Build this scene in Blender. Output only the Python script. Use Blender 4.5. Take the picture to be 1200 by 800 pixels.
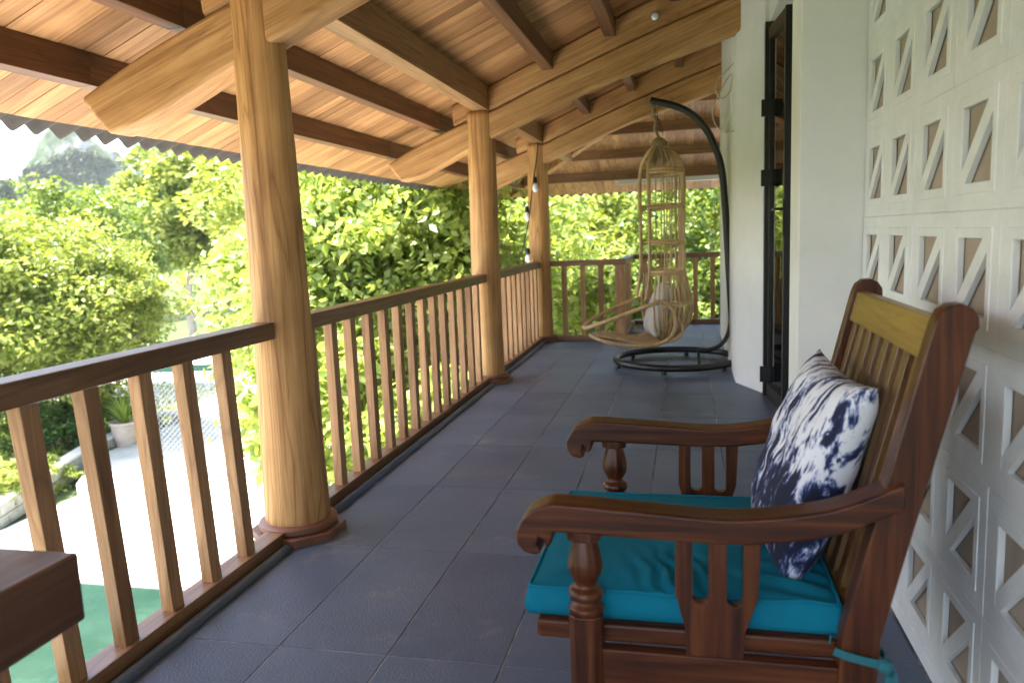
import bpy, math, random
import numpy as np
from mathutils import Vector, Matrix, noise
R = math.radians
scene = bpy.context.scene
for o in list(bpy.data.objects): bpy.data.objects.remove(o)
rnd = random.Random(7)

# ------------------------------------------------------------------ camera
F_PX, YAW, PITCH, ROLL, EYE = 900.0, 0.226317881, 0.136851315, -0.038801916, 1.2
fw = Vector((-math.sin(YAW)*math.cos(PITCH), math.cos(YAW)*math.cos(PITCH), -math.sin(PITCH)))
r0 = Vector((math.cos(YAW), math.sin(YAW), 0)); u0 = r0.cross(fw)
rt = math.cos(ROLL)*r0 + math.sin(ROLL)*u0; up = -math.sin(ROLL)*r0 + math.cos(ROLL)*u0
cd = bpy.data.cameras.new('camera'); cam = bpy.data.objects.new('camera', cd)
scene.collection.objects.link(cam)
cam.matrix_world = Matrix(((rt.x, up.x, -fw.x, 0), (rt.y, up.y, -fw.y, 0), (rt.z, up.z, -fw.z, EYE), (0, 0, 0, 1)))
cd.sensor_width = 36.0; cd.lens = F_PX/1200*36; cd.clip_start = 0.05; cd.clip_end = 3000
cd.dof.use_dof = True; cd.dof.focus_distance = 2.9; cd.dof.aperture_fstop = 3.2
scene.camera = cam

# ------------------------------------------------------------------ light
SUN_EL, SUN_DIR = R(62), Vector((-0.86, -0.36, 0)).normalized()
w = bpy.data.worlds.new('World'); scene.world = w; w.use_nodes = True
nt = w.node_tree; nt.nodes.clear()
sky = nt.nodes.new('ShaderNodeTexSky'); sky.sky_type = 'NISHITA'; sky.sun_disc = False
sky.sun_elevation = SUN_EL; sky.sun_rotation = math.atan2(SUN_DIR.x, SUN_DIR.y)
sky.air_density = 1.0; sky.dust_density = 3.0; sky.ozone_density = 1.0
bg = nt.nodes.new('ShaderNodeBackground'); bg.inputs['Strength'].default_value = 0.15
wo = nt.nodes.new('ShaderNodeOutputWorld')
nt.links.new(sky.outputs[0], bg.inputs[0]); nt.links.new(bg.outputs[0], wo.inputs[0])
sl = bpy.data.lights.new('sun', 'SUN'); sl.energy = 4.6; sl.angle = R(0.5); sl.color = (1, 0.95, 0.87)
so = bpy.data.objects.new('sun', sl); scene.collection.objects.link(so)
to_sun = Vector((SUN_DIR.x*math.cos(SUN_EL), SUN_DIR.y*math.cos(SUN_EL), math.sin(SUN_EL)))
so.rotation_euler = to_sun.to_track_quat('Z', 'Y').to_euler(); so.location = (-20, -10, 40)
vs = scene.view_settings
vs.view_transform = 'Standard'; vs.look = 'None'; vs.exposure = 2.7; vs.gamma = 1; vs.use_curve_mapping = False
scene.render.engine = 'CYCLES'
scene.cycles.max_bounces = 10; scene.cycles.diffuse_bounces = 6

# ------------------------------------------------------------------ materials
def lin(r, g, b):
    f = lambda c: (c/255/12.92 if c/255 <= .04045 else ((c/255+.055)/1.055)**2.4)
    return (f(r), f(g), f(b), 1)
class N:
    def __init__(s, name):
        s.m = bpy.data.materials.new(name); s.m.use_nodes = True; s.t = s.m.node_tree
        s.b = s.t.nodes['Principled BSDF']; s.out = s.t.nodes['Material Output']
    def n(s, typ, **kw):
        x = s.t.nodes.new('ShaderNode'+typ)
        for k, v in kw.items():
            if k in x.inputs: x.inputs[k].default_value = v
            else: setattr(x, k, v)
        return x
    def l(s, a, b): s.t.links.new(a, b)
    def ramp(s, fac, stops):
        r = s.n('ValToRGB'); e = r.color_ramp.elements
        while len(e) < len(stops): e.new(0.5)
        for x, (p, c) in zip(e, stops): x.position = p; x.color = c if len(c) == 4 else (*c, 1)
        s.l(fac, r.inputs[0]); return r.outputs[0]
    def mix(s, fac, a, b, mode='MIX'):
        x = s.n('MixRGB', blend_type=mode)
        for i, v in ((0, fac), (1, a), (2, b)):
            if hasattr(v, 'links'): s.l(v, x.inputs[i])
            else: x.inputs[i].default_value = v
        return x.outputs[0]
    def math(s, op, a, b=0.0):
        x = s.n('Math', operation=op)
        for i, v in ((0, a), (1, b)):
            if hasattr(v, 'links'): s.l(v, x.inputs[i])
            else: x.inputs[i].default_value = v
        return x.outputs[0]
    def bump(s, h, strength=.3, dist=.01):
        x = s.n('Bump'); x.inputs['Strength'].default_value = strength; x.inputs['Distance'].default_value = dist
        s.l(h, x.inputs['Height']); s.l(x.outputs[0], s.b.inputs['Normal'])
    def coords(s, scale=(1, 1, 1), rand=True, world=False):
        src = s.n('NewGeometry').outputs['Position'] if world else s.n('TexCoord').outputs['Object']
        if getattr(s, 'slope', 0):
            vr = s.n('VectorRotate', rotation_type='Y_AXIS'); vr.inputs['Angle'].default_value = s.slope; s.l(src, vr.inputs['Vector']); src = vr.outputs[0]
        if rand:
            oi = s.n('ObjectInfo'); mu = s.n('VectorMath', operation='MULTIPLY')
            cx = s.n('CombineXYZ')
            for i, k in enumerate((37.0, 91.0, 53.0)): s.l(s.math('MULTIPLY', oi.outputs['Random'], k), cx.inputs[i])
            ad = s.n('VectorMath', operation='ADD'); s.l(src, ad.inputs[0]); s.l(cx.outputs[0], ad.inputs[1]); src = ad.outputs[0]
            s.rand = oi.outputs['Random']
        mp = s.n('Mapping'); mp.inputs['Scale'].default_value = scale; s.l(src, mp.inputs[0])
        return mp.outputs[0]

def wood(name, dark, mid, light, axis='Y', k=1.0, rough=.5, var=.25, bump=.25, coat=0, knots=True, spec=.5, slope=0.0, fig=.55):
    m = N(name); m.slope = slope
    def S(g, c): return {'X': (g, c, c), 'Y': (c, g, c), 'Z': (c, c, g)}[axis]
    v = m.coords(S(1.1*k, 26*k))
    n1 = m.n('TexNoise', Scale=1.0, Detail=6.0, Roughness=.65, Distortion=.5); m.l(v, n1.inputs['Vector'])
    col = m.ramp(n1.outputs['Fac'], [(.32, dark), (.48, mid), (.68, light)])
    # cathedral figure: iso-lines of a stretched noise field
    n2 = m.n('TexNoise', Scale=1.0, Detail=2.0, Roughness=.4, Distortion=.8); m.l(m.coords(S(.45*k, 5.5*k)), n2.inputs['Vector'])
    wv = m.math('FRACT', m.math('MULTIPLY', n2.outputs['Fac'], 16.0 if knots else 8.0))
    ring = m.ramp(wv, [(0, (.50, .40, .30)), (.10, (.86, .82, .78)), (.3, (1, 1, 1)), (.85, (.97, .95, .92)), (1, (.60, .50, .40))])
    col = m.mix(fig if knots else .3, col, ring, 'MULTIPLY')
    # fine pores
    n4 = m.n('TexNoise', Scale=1.0, Detail=3.0); m.l(m.coords(S(3*k, 150*k)), n4.inputs['Vector'])
    col = m.mix(.5, col, m.ramp(n4.outputs['Fac'], [(.33, (.62, .55, .48)), (.52, (1, 1, 1))]), 'MULTIPLY')
    # drying cracks and dark patches
    n5 = m.n('TexNoise', Scale=1.0, Detail=4.0, Roughness=.7); m.l(m.coords(S(.8, 17)), n5.inputs['Vector'])
    col = m.mix(.75 if knots else .4, col, m.ramp(n5.outputs['Fac'], [(.27, (.22, .15, .10)), (.33, (1, 1, 1))]), 'MULTIPLY')
    n3 = m.n('TexNoise', Scale=1.9, Detail=5.0, Roughness=.6); m.l(m.coords((1, 1, 1)), n3.inputs['Vector'])
    col = m.mix(.75, col, m.ramp(n3.outputs['Fac'], [(.32, (.66, .60, .54)), (.6, (1, 1, 1))]), 'MULTIPLY')
    tint = m.ramp(m.rand, [(0, (1-var, 1-var*1.15, 1-var*1.3)), (.5, (1, 1, 1)), (1, (1+var*.4, 1+var*.42, 1+var*.4))])
    col = m.mix(1.0, col, tint, 'MULTIPLY')
    m.l(col, m.b.inputs['Base Color']); m.b.inputs['Specular IOR Level'].default_value = spec
    rr = m.n('MapRange'); rr.inputs['To Min'].default_value = rough-.1; rr.inputs['To Max'].default_value = rough+.18
    m.l(n3.outputs['Fac'], rr.inputs[0]); m.l(rr.outputs[0], m.b.inputs['Roughness'])
    if coat: m.b.inputs['Coat Weight'].default_value = coat; m.b.inputs['Coat Roughness'].default_value = .25
    m.bump(m.math('ADD', n1.outputs['Fac'], m.math('MULTIPLY', n4.outputs['Fac'], .5)), bump, .004)
    return m.m

def plain(name, col, rough=.6, var=.12, scale=6, bump=.15, metal=0, world=True, bscale=60, dist=.004):
    m = N(name); v = m.coords((1, 1, 1), world=world, rand=not world)
    n1 = m.n('TexNoise', Scale=scale, Detail=6.0, Roughness=.65); m.l(v, n1.inputs['Vector'])
    c = m.ramp(n1.outputs['Fac'], [(.3, tuple(x*(1-var) for x in col[:3])), (.7, tuple(min(1, x*(1+var*.5)) for x in col[:3]))])
    m.l(c, m.b.inputs['Base Color']); m.b.inputs['Roughness'].default_value = rough; m.b.inputs['Metallic'].default_value = metal
    n2 = m.n('TexNoise', Scale=bscale, Detail=3.0); m.l(v, n2.inputs['Vector'])
    if bump: m.bump(n2.outputs['Fac'], bump, dist)
    return m.m

def leafmat(name, dark, light, trans=.4, rough=.45):
    m = N(name); g = m.n('NewGeometry')
    col = m.ramp(g.outputs['Random Per Island'], [(0, dark), (.55, tuple((a+b)/2 for a, b in zip(dark, light))), (1, light)])
    m.l(col, m.b.inputs['Base Color']); m.b.inputs['Roughness'].default_value = rough
    tr = m.n('BsdfTranslucent'); m.l(m.mix(1, col, (1.15, 1.1, .5, 1), 'MULTIPLY'), tr.inputs[0])
    mx = m.n('MixShader'); mx.inputs[0].default_value = trans
    m.l(m.b.outputs[0], mx.inputs[1]); m.l(tr.outputs[0], mx.inputs[2]); m.l(mx.outputs[0], m.out.inputs['Surface'])
    return m.m

M = {}
M['col'] = wood('log_wood', (.34, .155, .048), (.56, .30, .108), (.68, .41, .17), 'Z', .8, .52, .1, .35, fig=.8)
M['beam'] = wood('beam_wood', (.34, .16, .052), (.53, .285, .105), (.64, .385, .165), 'X', .8, .6, .15, .35, slope=R(21), fig=.5)
M['plank'] = wood('plank_wood', (.33, .155, .055), (.50, .265, .105), (.62, .36, .16), 'X', .8, .62, .38, .25, knots=False, slope=R(22.5))
M['plank_y'] = wood('plank_wood_y', (.33, .155, .055), (.50, .265, .105), (.62, .36, .16), 'Y', .8, .55, .38, .25, knots=False)
M['purlin'] = wood('purlin_wood', (.10, .042, .020), (.17, .075, .034), (.24, .115, .055), 'Y', .8, .45, .2, .25)
M['plate'] = wood('plate_wood', (.26, .135, .055), (.36, .20, .085), (.44, .26, .12), 'Y', .8, .5, .2, .25)
M['purlin_x'] = wood('purlin_wood_x', (.17, .08, .035), (.26, .135, .06), (.34, .19, .09), 'X', .8, .45, .2, .25)
M['rail'] = wood('rail_wood', (.16, .083, .042), (.25, .132, .066), (.33, .18, .095), 'Y', .9, .4, .2, .2)
M['rail_x'] = wood('rail_wood_x', (.16, .083, .042), (.25, .132, .066), (.33, .18, .095), 'X', .9, .4, .2, .2)
M['bal'] = wood('baluster_wood', (.32, .165, .074), (.47, .255, .12), (.57, .34, .175), 'Z', .9, .45, .3, .2)
M['chair'] = wood('mahogany', (.024, .006, .002), (.078, .019, .0045), (.16, .048, .011), 'X', 1.6, .36, .1, .12, .1, knots=False, spec=.3)
M['chair_z'] = wood('mahogany_z', (.024, .006, .002), (.078, .019, .0045), (.16, .048, .011), 'Z', 1.6, .36, .1, .12, .1, knots=False, spec=.3)
M['slat'] = wood('painted_sheen_slat_wood', (.075, .030, .008), (.14, .062, .014), (.21, .105, .026), 'Z', 1.6, .34, .12, .12, .2, knots=False)  # chair wood lightened in base colour for the golden light the slats reflect
M['rail_sheen'] = wood('painted_sheen_rail_wood', (.15, .075, .013), (.27, .15, .026), (.38, .23, .05), 'Y', 1.6, .34, .12, .12, .2, knots=False)  # top rail: golden sheen of outside light painted into the wood colour
M['white'] = plain('white_paint', (.80, .80, .765), .6, .11, 1.6, .3, bscale=28)
M['block'] = plain('block_paint', (.79, .81, .81), .55, .09, 9, .35, world=True, bscale=90)
M['beige'] = plain('beige_plaster', (.40, .32, .25), .8, .15, 4, .2)
M['black'] = plain('black_steel', (.012, .012, .013), .38, .2, 20, .05)
M['frame'] = plain('dark_frame', (.018, .016, .015), .35, .2, 20, .05)
M['hinge'] = plain('hinge_black', (.008, .008, .008), .5, .1, 20, .05)
M['steel'] = plain('steel', (.6, .6, .58), .25, .1, 20, 0, metal=1)
M['basec'] = plain('red_brown_base', (.20, .085, .050), .5, .3, 9, .3, bscale=40)
M['concrete'] = plain('pale_concrete', (.60, .59, .56), .85, .35, .9, .4)
M['greyblock'] = plain('grey_block', (.34, .34, .31), .9, .3, 5, .6, world=False, bscale=50)
M['tilec'] = plain('roof_tile_clay', (.055, .045, .04), .8, .4, 8, .3, world=False)
M['pot'] = plain('pot_clay', (.50, .40, .33), .7, .2, 10, .2)
M['soil'] = plain('soil', (.10, .085, .05), .95, .3, 3, .5)
M['wire'] = plain('fence_wire', (.20, .21, .22), .45, .1, 20, 0)
M['green'] = plain('green_tarp', (.008, .07, .042), .6, .2, 6, .1)
M['rubber'] = plain('cable_black', (.01, .01, .01), .5, .1, 20, 0)
M['cable'] = plain('cable_cream', (.55, .50, .40), .5, .1, 20, 0)
M['bulb'] = plain('bulb_white', (.85, .86, .86), .2, .02, 5, 0)
M['tube'] = plain('tube_white', (.75, .75, .72), .3, .05, 5, 0)
M['bark'] = plain('bark', (.16, .12, .085), .9, .4, 12, .6, world=False)
M['bark_pale'] = plain('bark_pale', (.34, .30, .25), .9, .35, 12, .6, world=False)
M['rattan'] = wood('rattan', (.48, .32, .14), (.64, .46, .23), (.74, .56, .31), 'Z', 2, .42, .15, .15, knots=False)
M['rope'] = plain('jute_rope', (.36, .27, .15), .85, .4, 60, .8, bscale=200)
M['table'] = wood('table_wood', (.075, .032, .018), (.12, .052, .028), (.17, .078, .042), 'Y', 1.2, .38, .1, .1, .15, knots=False)
M['strap'] = plain('teal_strap', (.015, .13, .15), .8, .2, 40, .3)
M['leaf_a'] = leafmat('leaf_yellow_green', (.15, .21, .035), (.42, .47, .13))
M['leaf_b'] = leafmat('leaf_mid_green', (.09, .15, .03), (.28, .36, .09))
M['leaf_c'] = leafmat('leaf_broad', (.17, .25, .06), (.46, .53, .19), .58, .38)
M['leaf_d'] = leafmat('leaf_shrub', (.03, .085, .015), (.10, .20, .035))
M['leaf_f'] = leafmat('leaf_forest', (.13, .19, .045), (.36, .42, .13), .4, .6)
M['leaf_k'] = leafmat('leaf_karst', (.018, .042, .012), (.06, .10, .026), .2, .7)
M['leaf_y'] = leafmat('leaf_strappy', (.16, .25, .03), (.36, .44, .09))

def mk_floor():
    m = N('slate_tile'); v = m.coords((1, 1, 1), world=True, rand=False)
    oi = m.n('ObjectInfo')
    n1 = m.n('TexNoise', Scale=1.6, Detail=6.0, Roughness=.7); m.l(v, n1.inputs['Vector'])
    base = m.ramp(n1.outputs['Fac'], [(.3, (.074, .104, .162)), (.7, (.118, .152, .222))])
    tint = m.ramp(oi.outputs['Random'], [(0, (.78, .79, .82)), (1, (1.12, 1.12, 1.1))])
    base = m.mix(1, base, tint, 'MULTIPLY')
    n2 = m.n('TexNoise', Scale=3.1, Detail=8.0, Roughness=.75); m.l(v, n2.inputs['Vector'])
    dust = m.ramp(n2.outputs['Fac'], [(.56, (0, 0, 0)), (.74, (.6, .6, .6))])
    base = m.mix(dust, base, (.30, .29, .28, 1))
    m.l(base, m.b.inputs['Base Color'])
    n3 = m.n('TexNoise', Scale=140.0, Detail=2.0); m.l(v, n3.inputs['Vector'])
    n4 = m.n('TexNoise', Scale=2.2, Detail=4.0); m.l(v, n4.inputs['Vector'])
    rr = m.n('MapRange'); rr.inputs['To Min'].default_value = .34; rr.inputs['To Max'].default_value = .62
    m.l(n4.outputs['Fac'], rr.inputs[0]); m.l(rr.outputs[0], m.b.inputs['Roughness'])
    m.bump(n3.outputs['Fac'], .55, .004); return m.m
M['tile'] = mk_floor()
def mk_grout():
    m = N('grout'); v = m.coords((1, 1, 1), world=True, rand=False)
    n1 = m.n('TexNoise', Scale=1.3, Detail=6.0, Roughness=.7); m.l(v, n1.inputs['Vector'])
    m.l(m.ramp(n1.outputs['Fac'], [(.44, (.07, .075, .085)), (.62, (.55, .54, .52))]), m.b.inputs['Base Color'])
    m.b.inputs['Roughness'].default_value = .9; return m.m
M['grout'] = mk_grout()
def mk_fabric(name, col, wr=.02):
    m = N(name); v = m.coords((1, 1, 1), rand=False)
    n1 = m.n('TexNoise', Scale=7.0, Detail=4.0); m.l(v, n1.inputs['Vector'])
    m.l(m.ramp(n1.outputs['Fac'], [(.3, tuple(c*.86 for c in col)), (.7, col)]), m.b.inputs['Base Color'])
    m.b.inputs['Roughness'].default_value = .85; m.b.inputs['Specular IOR Level'].default_value = .2
    n2 = m.n('TexNoise', Scale=420.0, Detail=1.0); m.l(v, n2.inputs['Vector']); m.bump(n2.outputs['Fac'], .25, .002)
    return m.m
M['turq'] = mk_fabric('turquoise_canvas', (.002, .175, .265))
M['grey_cloth'] = mk_fabric('grey_cloth', (.52, .48, .43))
def mk_tiedye():
    m = N('tie_dye'); tc = m.n('TexCoord')
    sp = m.n('SeparateXYZ'); m.l(tc.outputs['Object'], sp.inputs[0])   # local: x = width, z = height, y = thickness
    mp = m.n('Mapping'); mp.inputs['Scale'].default_value = (40, 10, 9); mp.inputs['Rotation'].default_value = (0, R(20), 0)
    m.l(tc.outputs['Object'], mp.inputs[0])
    n1 = m.n('TexNoise', Scale=1.0, Detail=6.0, Roughness=.68, Distortion=.55); m.l(mp.outputs[0], n1.inputs['Vector'])
    n2 = m.n('TexNoise', Scale=6.0, Detail=3.0); m.l(tc.outputs['Object'], n2.inputs['Vector'])
    n3 = m.n('TexNoise', Scale=55.0, Detail=4.0); m.l(tc.outputs['Object'], n3.inputs['Vector'])
    # height profile of how much dye: more low down
    h = m.math('ADD', sp.outputs['Z'], m.math('MULTIPLY', m.math('SUBTRACT', n2.outputs['Fac'], .5), .22))
    amt = m.ramp(m.math('MULTIPLY_ADD', h, 2.0), [(0, (0, 0, 0)), (1, (1, 1, 1))])
    mr = m.n('MapRange'); mr.inputs['From Min'].default_value = -.2; mr.inputs['From Max'].default_value = .22
    mr.inputs['To Min'].default_value = -.12; mr.inputs['To Max'].default_value = .12; m.l(h, mr.inputs[0])
    edge = m.n('MapRange'); edge.inputs['From Min'].default_value = -.015; edge.inputs['From Max'].default_value = .02
    edge.inputs['To Min'].default_value = -.055; edge.inputs['To Max'].default_value = .032; m.l(h, edge.inputs[0])
    f = m.math('ADD', m.math('ADD', n1.outputs['Fac'], edge.outputs[0]), m.math('MULTIPLY', m.math('SUBTRACT', n3.outputs['Fac'], .5), .12))
    col = m.ramp(f, [(.42, (.004, .006, .026)), (.48, (.012, .022, .09)), (.505, (.18, .22, .40)), (.545, (.70, .70, .74))])
    m.l(col, m.b.inputs['Base Color']); m.b.inputs['Roughness'].default_value = .85
    m.bump(n3.outputs['Fac'], .15, .003); return m.m
M['tiedye'] = mk_tiedye()
def mk_glass():
    m = N('door_glass'); tr = m.n('BsdfTransparent'); tr.inputs[0].default_value = (.93, .96, .94, 1)
    gl = m.n('BsdfGlossy'); gl.inputs['Roughness'].default_value = .015
    fr = m.n('Fresnel'); fr.inputs['IOR'].default_value = 1.5
    mx = m.n('MixShader'); m.l(fr.outputs[0], mx.inputs[0]); m.l(tr.outputs[0], mx.inputs[1]); m.l(gl.outputs[0], mx.inputs[2]); m.l(mx.outputs[0], m.out.inputs['Surface']); return m.m
M['glass'] = mk_glass()
def mk_water():
    m = N('pool_water'); v = m.coords((1, 1, 1), world=True, rand=False)
    n1 = m.n('TexNoise', Scale=.8, Detail=4.0); m.l(v, n1.inputs['Vector'])
    m.l(m.ramp(n1.outputs['Fac'], [(.35, (.013, .038, .029)), (.65, (.027, .060, .047))]), m.b.inputs['Base Color'])
    m.b.inputs['Roughness'].default_value = .08
    n2 = m.n('TexNoise', Scale=7.0, Detail=3.0); m.l(v, n2.inputs['Vector']); m.bump(n2.outputs['Fac'], .12, .05); return m.m
M['water'] = mk_water()
def mk_karst():
    m = N('karst_rock'); v = m.coords((1, 1, .6), world=True, rand=False)
    n1 = m.n('TexNoise', Scale=.16, Detail=8.0, Roughness=.7); m.l(v, n1.inputs['Vector'])
    m.l(m.ramp(n1.outputs['Fac'], [(.42, (.022, .045, .014)), (.54, (.04, .065, .022)), (.58, (.10, .11, .11)), (.72, (.17, .175, .175))]), m.b.inputs['Base Color'])
    m.b.inputs['Roughness'].default_value = .95; m.bump(n1.outputs['Fac'], .8, 2.0); return m.m
M['karst'] = mk_karst()
M['meadow'] = plain('meadow', (.13, .19, .045), .95, .35, .7, .5, bscale=6, dist=.05)
M['terrain'] = plain('forest_floor', (.06, .09, .025), .95, .35, .1, .5, bscale=2, dist=.3)

# ------------------------------------------------------------------ mesh helpers
class MB:
    def __init__(s): s.v = []; s.f = []; s.off = 0
    def add(s, vs, fs):
        o = len(s.v); s.v += [tuple(p) for p in vs]; s.f += [tuple(i+o for i in f) for f in fs]; return s
    def box(s, a, b):
        x0, y0, z0 = a; x1, y1, z1 = b
        return s.add([(x0, y0, z0), (x1, y0, z0), (x1, y1, z0), (x0, y1, z0), (x0, y0, z1), (x1, y0, z1), (x1, y1, z1), (x0, y1, z1)],
                     [(3, 2, 1, 0), (4, 5, 6, 7), (0, 1, 5, 4), (1, 2, 6, 5), (2, 3, 7, 6), (3, 0, 4, 7)])
    def hexa(s, lo, hi):    # two quads
        return s.add(list(lo)+list(hi), [(3, 2, 1, 0), (4, 5, 6, 7), (0, 1, 5, 4), (1, 2, 6, 5), (2, 3, 7, 6), (3, 0, 4, 7)])
    def bar(s, p, q, wx, wy, ref=(0, 0, 1)):
        p, q = Vector(p), Vector(q); d = (q-p).normalized(); r = Vector(ref)
        if abs(d.dot(r)) > .95: r = Vector((0, 1, 0))
        a = d.cross(r).normalized()*wx/2; b = a.cross(d).normalized()*wy/2
        return s.hexa([p-a-b, p+a-b, p+a+b, p-a+b], [q-a-b, q+a-b, q+a+b, q-a+b])
    def tube(s, pts, r, n=8, closed=False):
        P = [Vector(p) for p in pts]; m = len(P); rad = r if isinstance(r, (list, tuple)) else [r]*m
        t0 = (P[1]-P[0]).normalized(); a = t0.orthogonal().normalized(); vs, fs = [], []
        for i in range(m):
            if closed: t = (P[(i+1) % m]-P[i-1]).normalized()
            else: t = (P[min(i+1, m-1)]-P[max(i-1, 0)]).normalized()
            a = (a-t*a.dot(t)).normalized(); b = t.cross(a)
            for k in range(n):
                g = 2*math.pi*k/n; vs.append(P[i]+(a*math.cos(g)+b*math.sin(g))*rad[i])
        for i in range(m if closed else m-1):
            j = (i+1) % m
            for k in range(n): fs.append((i*n+k, i*n+(k+1) % n, j*n+(k+1) % n, j*n+k))
        if not closed: fs += [tuple(range(n-1, -1, -1)), tuple((m-1)*n+k for k in range(n))]
        return s.add(vs, fs)
    def lathe(s, prof, c, n=24):
        vs, fs = [], []; m = len(prof)
        for r, z in prof:
            for k in range(n):
                g = 2*math.pi*k/n; vs.append((c[0]+r*math.cos(g), c[1]+r*math.sin(g), c[2]+z))
        for i in range(m-1):
            for k in range(n): fs.append((i*n+k, i*n+(k+1) % n, (i+1)*n+(k+1) % n, (i+1)*n+k))
        fs += [tuple(range(n-1, -1, -1)), tuple((m-1)*n+k for k in range(n))]
        return s.add(vs, fs)
    def prism(s, poly, axis, a, b):   # polygon in the two other axes, extruded along axis
        def P(u, w_, t): return {'Y': (u, t, w_), 'X': (t, u, w_), 'Z': (u, w_, t)}[axis]
        n = len(poly); vs = [P(u, v, a) for u, v in poly]+[P(u, v, b) for u, v in poly]
        return s.add(vs, [tuple(range(n-1, -1, -1)), tuple(range(n, 2*n))]+[(i, (i+1) % n, n+(i+1) % n, n+i) for i in range(n)])
    def build(s, name, mat, parent=None, smooth=False, bevel=0, me=None, fix=True):
        me = bpy.data.meshes.new(name); me.from_pydata(s.v, [], s.f)
        if fix:
            import bmesh
            bm = bmesh.new(); bm.from_mesh(me); bmesh.ops.recalc_face_normals(bm, faces=bm.faces[:]); bm.to_mesh(me); bm.free()
        return link(name, me, mat, parent, smooth, bevel)
def link(name, me, mat, parent=None, smooth=False, bevel=0):
    o = bpy.data.objects.new(name, me); scene.collection.objects.link(o)
    if mat and not me.materials: me.materials.append(M[mat] if isinstance(mat, str) else mat)
    if smooth: me.shade_smooth()
    if bevel:
        b = o.modifiers.new('bevel', 'BEVEL'); b.width = bevel; b.segments = 2; b.limit_method = 'ANGLE'; b.angle_limit = R(35)
        if smooth is False: me.shade_smooth(); b.harden_normals = True
    if parent: attach(o, parent)
    return o
def attach(o, parent):
    o.parent = parent
    o.matrix_parent_inverse = Matrix.Translation(-parent.location)   # every part keeps world coordinates
def tag(o, label, cat, group=None, kind=None):
    if label: o['label'] = label
    if cat: o['category'] = cat
    if group: o['group'] = group
    if kind: o['kind'] = kind
    return o
def thing(name, loc, label, cat, group=None):
    o = bpy.data.objects.new(name, None); o.location = loc; o.empty_display_size = .1
    scene.collection.objects.link(o); return tag(o, label, cat, group)
def struct(o, label=None, cat=None):
    o['kind'] = 'structure'; return tag(o, label, cat)
def dup(o, loc, parent):
    c = o.copy(); scene.collection.objects.link(c); c.location = loc
    if parent: attach(c, parent)
    return c
def npmesh(name, V, Q, k=4):
    me = bpy.data.meshes.new(name); nv, nf = len(V), len(Q)
    me.vertices.add(nv); me.vertices.foreach_set('co', V.astype(np.float32).ravel())
    me.loops.add(nf*k); me.loops.foreach_set('vertex_index', Q.astype(np.int32).ravel())
    me.polygons.add(nf); me.polygons.foreach_set('loop_start', np.arange(0, nf*k, k, dtype=np.int32))
    me.update(calc_edges=True); me.validate(); return me
def smooth_pts(pts, n=8):
    P = [Vector(p) for p in pts]; out = []
    for i in range(len(P)-1):
        a, b, c, d = P[max(i-1, 0)], P[i], P[i+1], P[min(i+2, len(P)-1)]
        for k in range(n):
            t = k/n; out.append(.5*((2*b)+(c-a)*t+(2*a-5*b+4*c-d)*t*t+(3*b-a-3*c+d)*t**3))
    return out+[P[-1]]

# ------------------------------------------------------------------ veranda floor
TW, TL, X0, Y0 = .3465, .745, -1.5525, 1.961
slab = MB(); slab.prism([(-1.74, -2.2), (.70, -2.2), (2.2, -2.2), (2.2, 10.13), (-.76, 10.13), (-.76, 8.62), (-1.74, 8.62)], 'Z', -.25, -.0025)
floor = slab.build('floor', 'grout'); struct(floor, 'dark slate tiled veranda floor with pale joints', 'floor')
tm = MB(); tm.box((0, 0, -.012), (TW-.005, TL-.005, .0)); t0 = None
def tile_piece(x0, x1, y0, y1):
    global t0
    if x1-x0 > TW-.01 and y1-y0 > TL-.01:
        if t0 is None:
            t0 = tm.build('tile', 'tile', None, bevel=.0012); t0.location = (x0, y0, 0); attach(t0, floor)
        else: dup(t0, (x0, y0, rnd.uniform(-.0006, .0004)), floor)
    else:
        b = MB(); b.box((x0, y0, -.012), (x1-.005, y1-.005, -.0002)); b.build('tile', 'tile', floor)
for i in range(-1, 7):
    for j in range(-5, 12):
        x0, y0 = X0+i*TW, Y0+j*TL; x1, y1 = x0+TW, y0+TL
        x0 = max(x0, -1.735); x1 = min(x1, .615)
        if x1-x0 < .05: continue
        if y0 > 8.6 and x1 < -.75: continue
        y1 = min(y1, 10.12 if x0 > -.76 else 8.615)
        if y1-y0 < .05: continue
        tile_piece(x0, x1, y0, y1)
# rounded grey edging along the railing
for a, b in ((-.3, 2.62), (3.02, 5.93), (6.33, 8.36)):
    e = MB(); e.tube([(-1.548, a, .006), (-1.548, b, .006)], .021, 10); e.build('edging', 'tile', floor, smooth=True)

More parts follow.
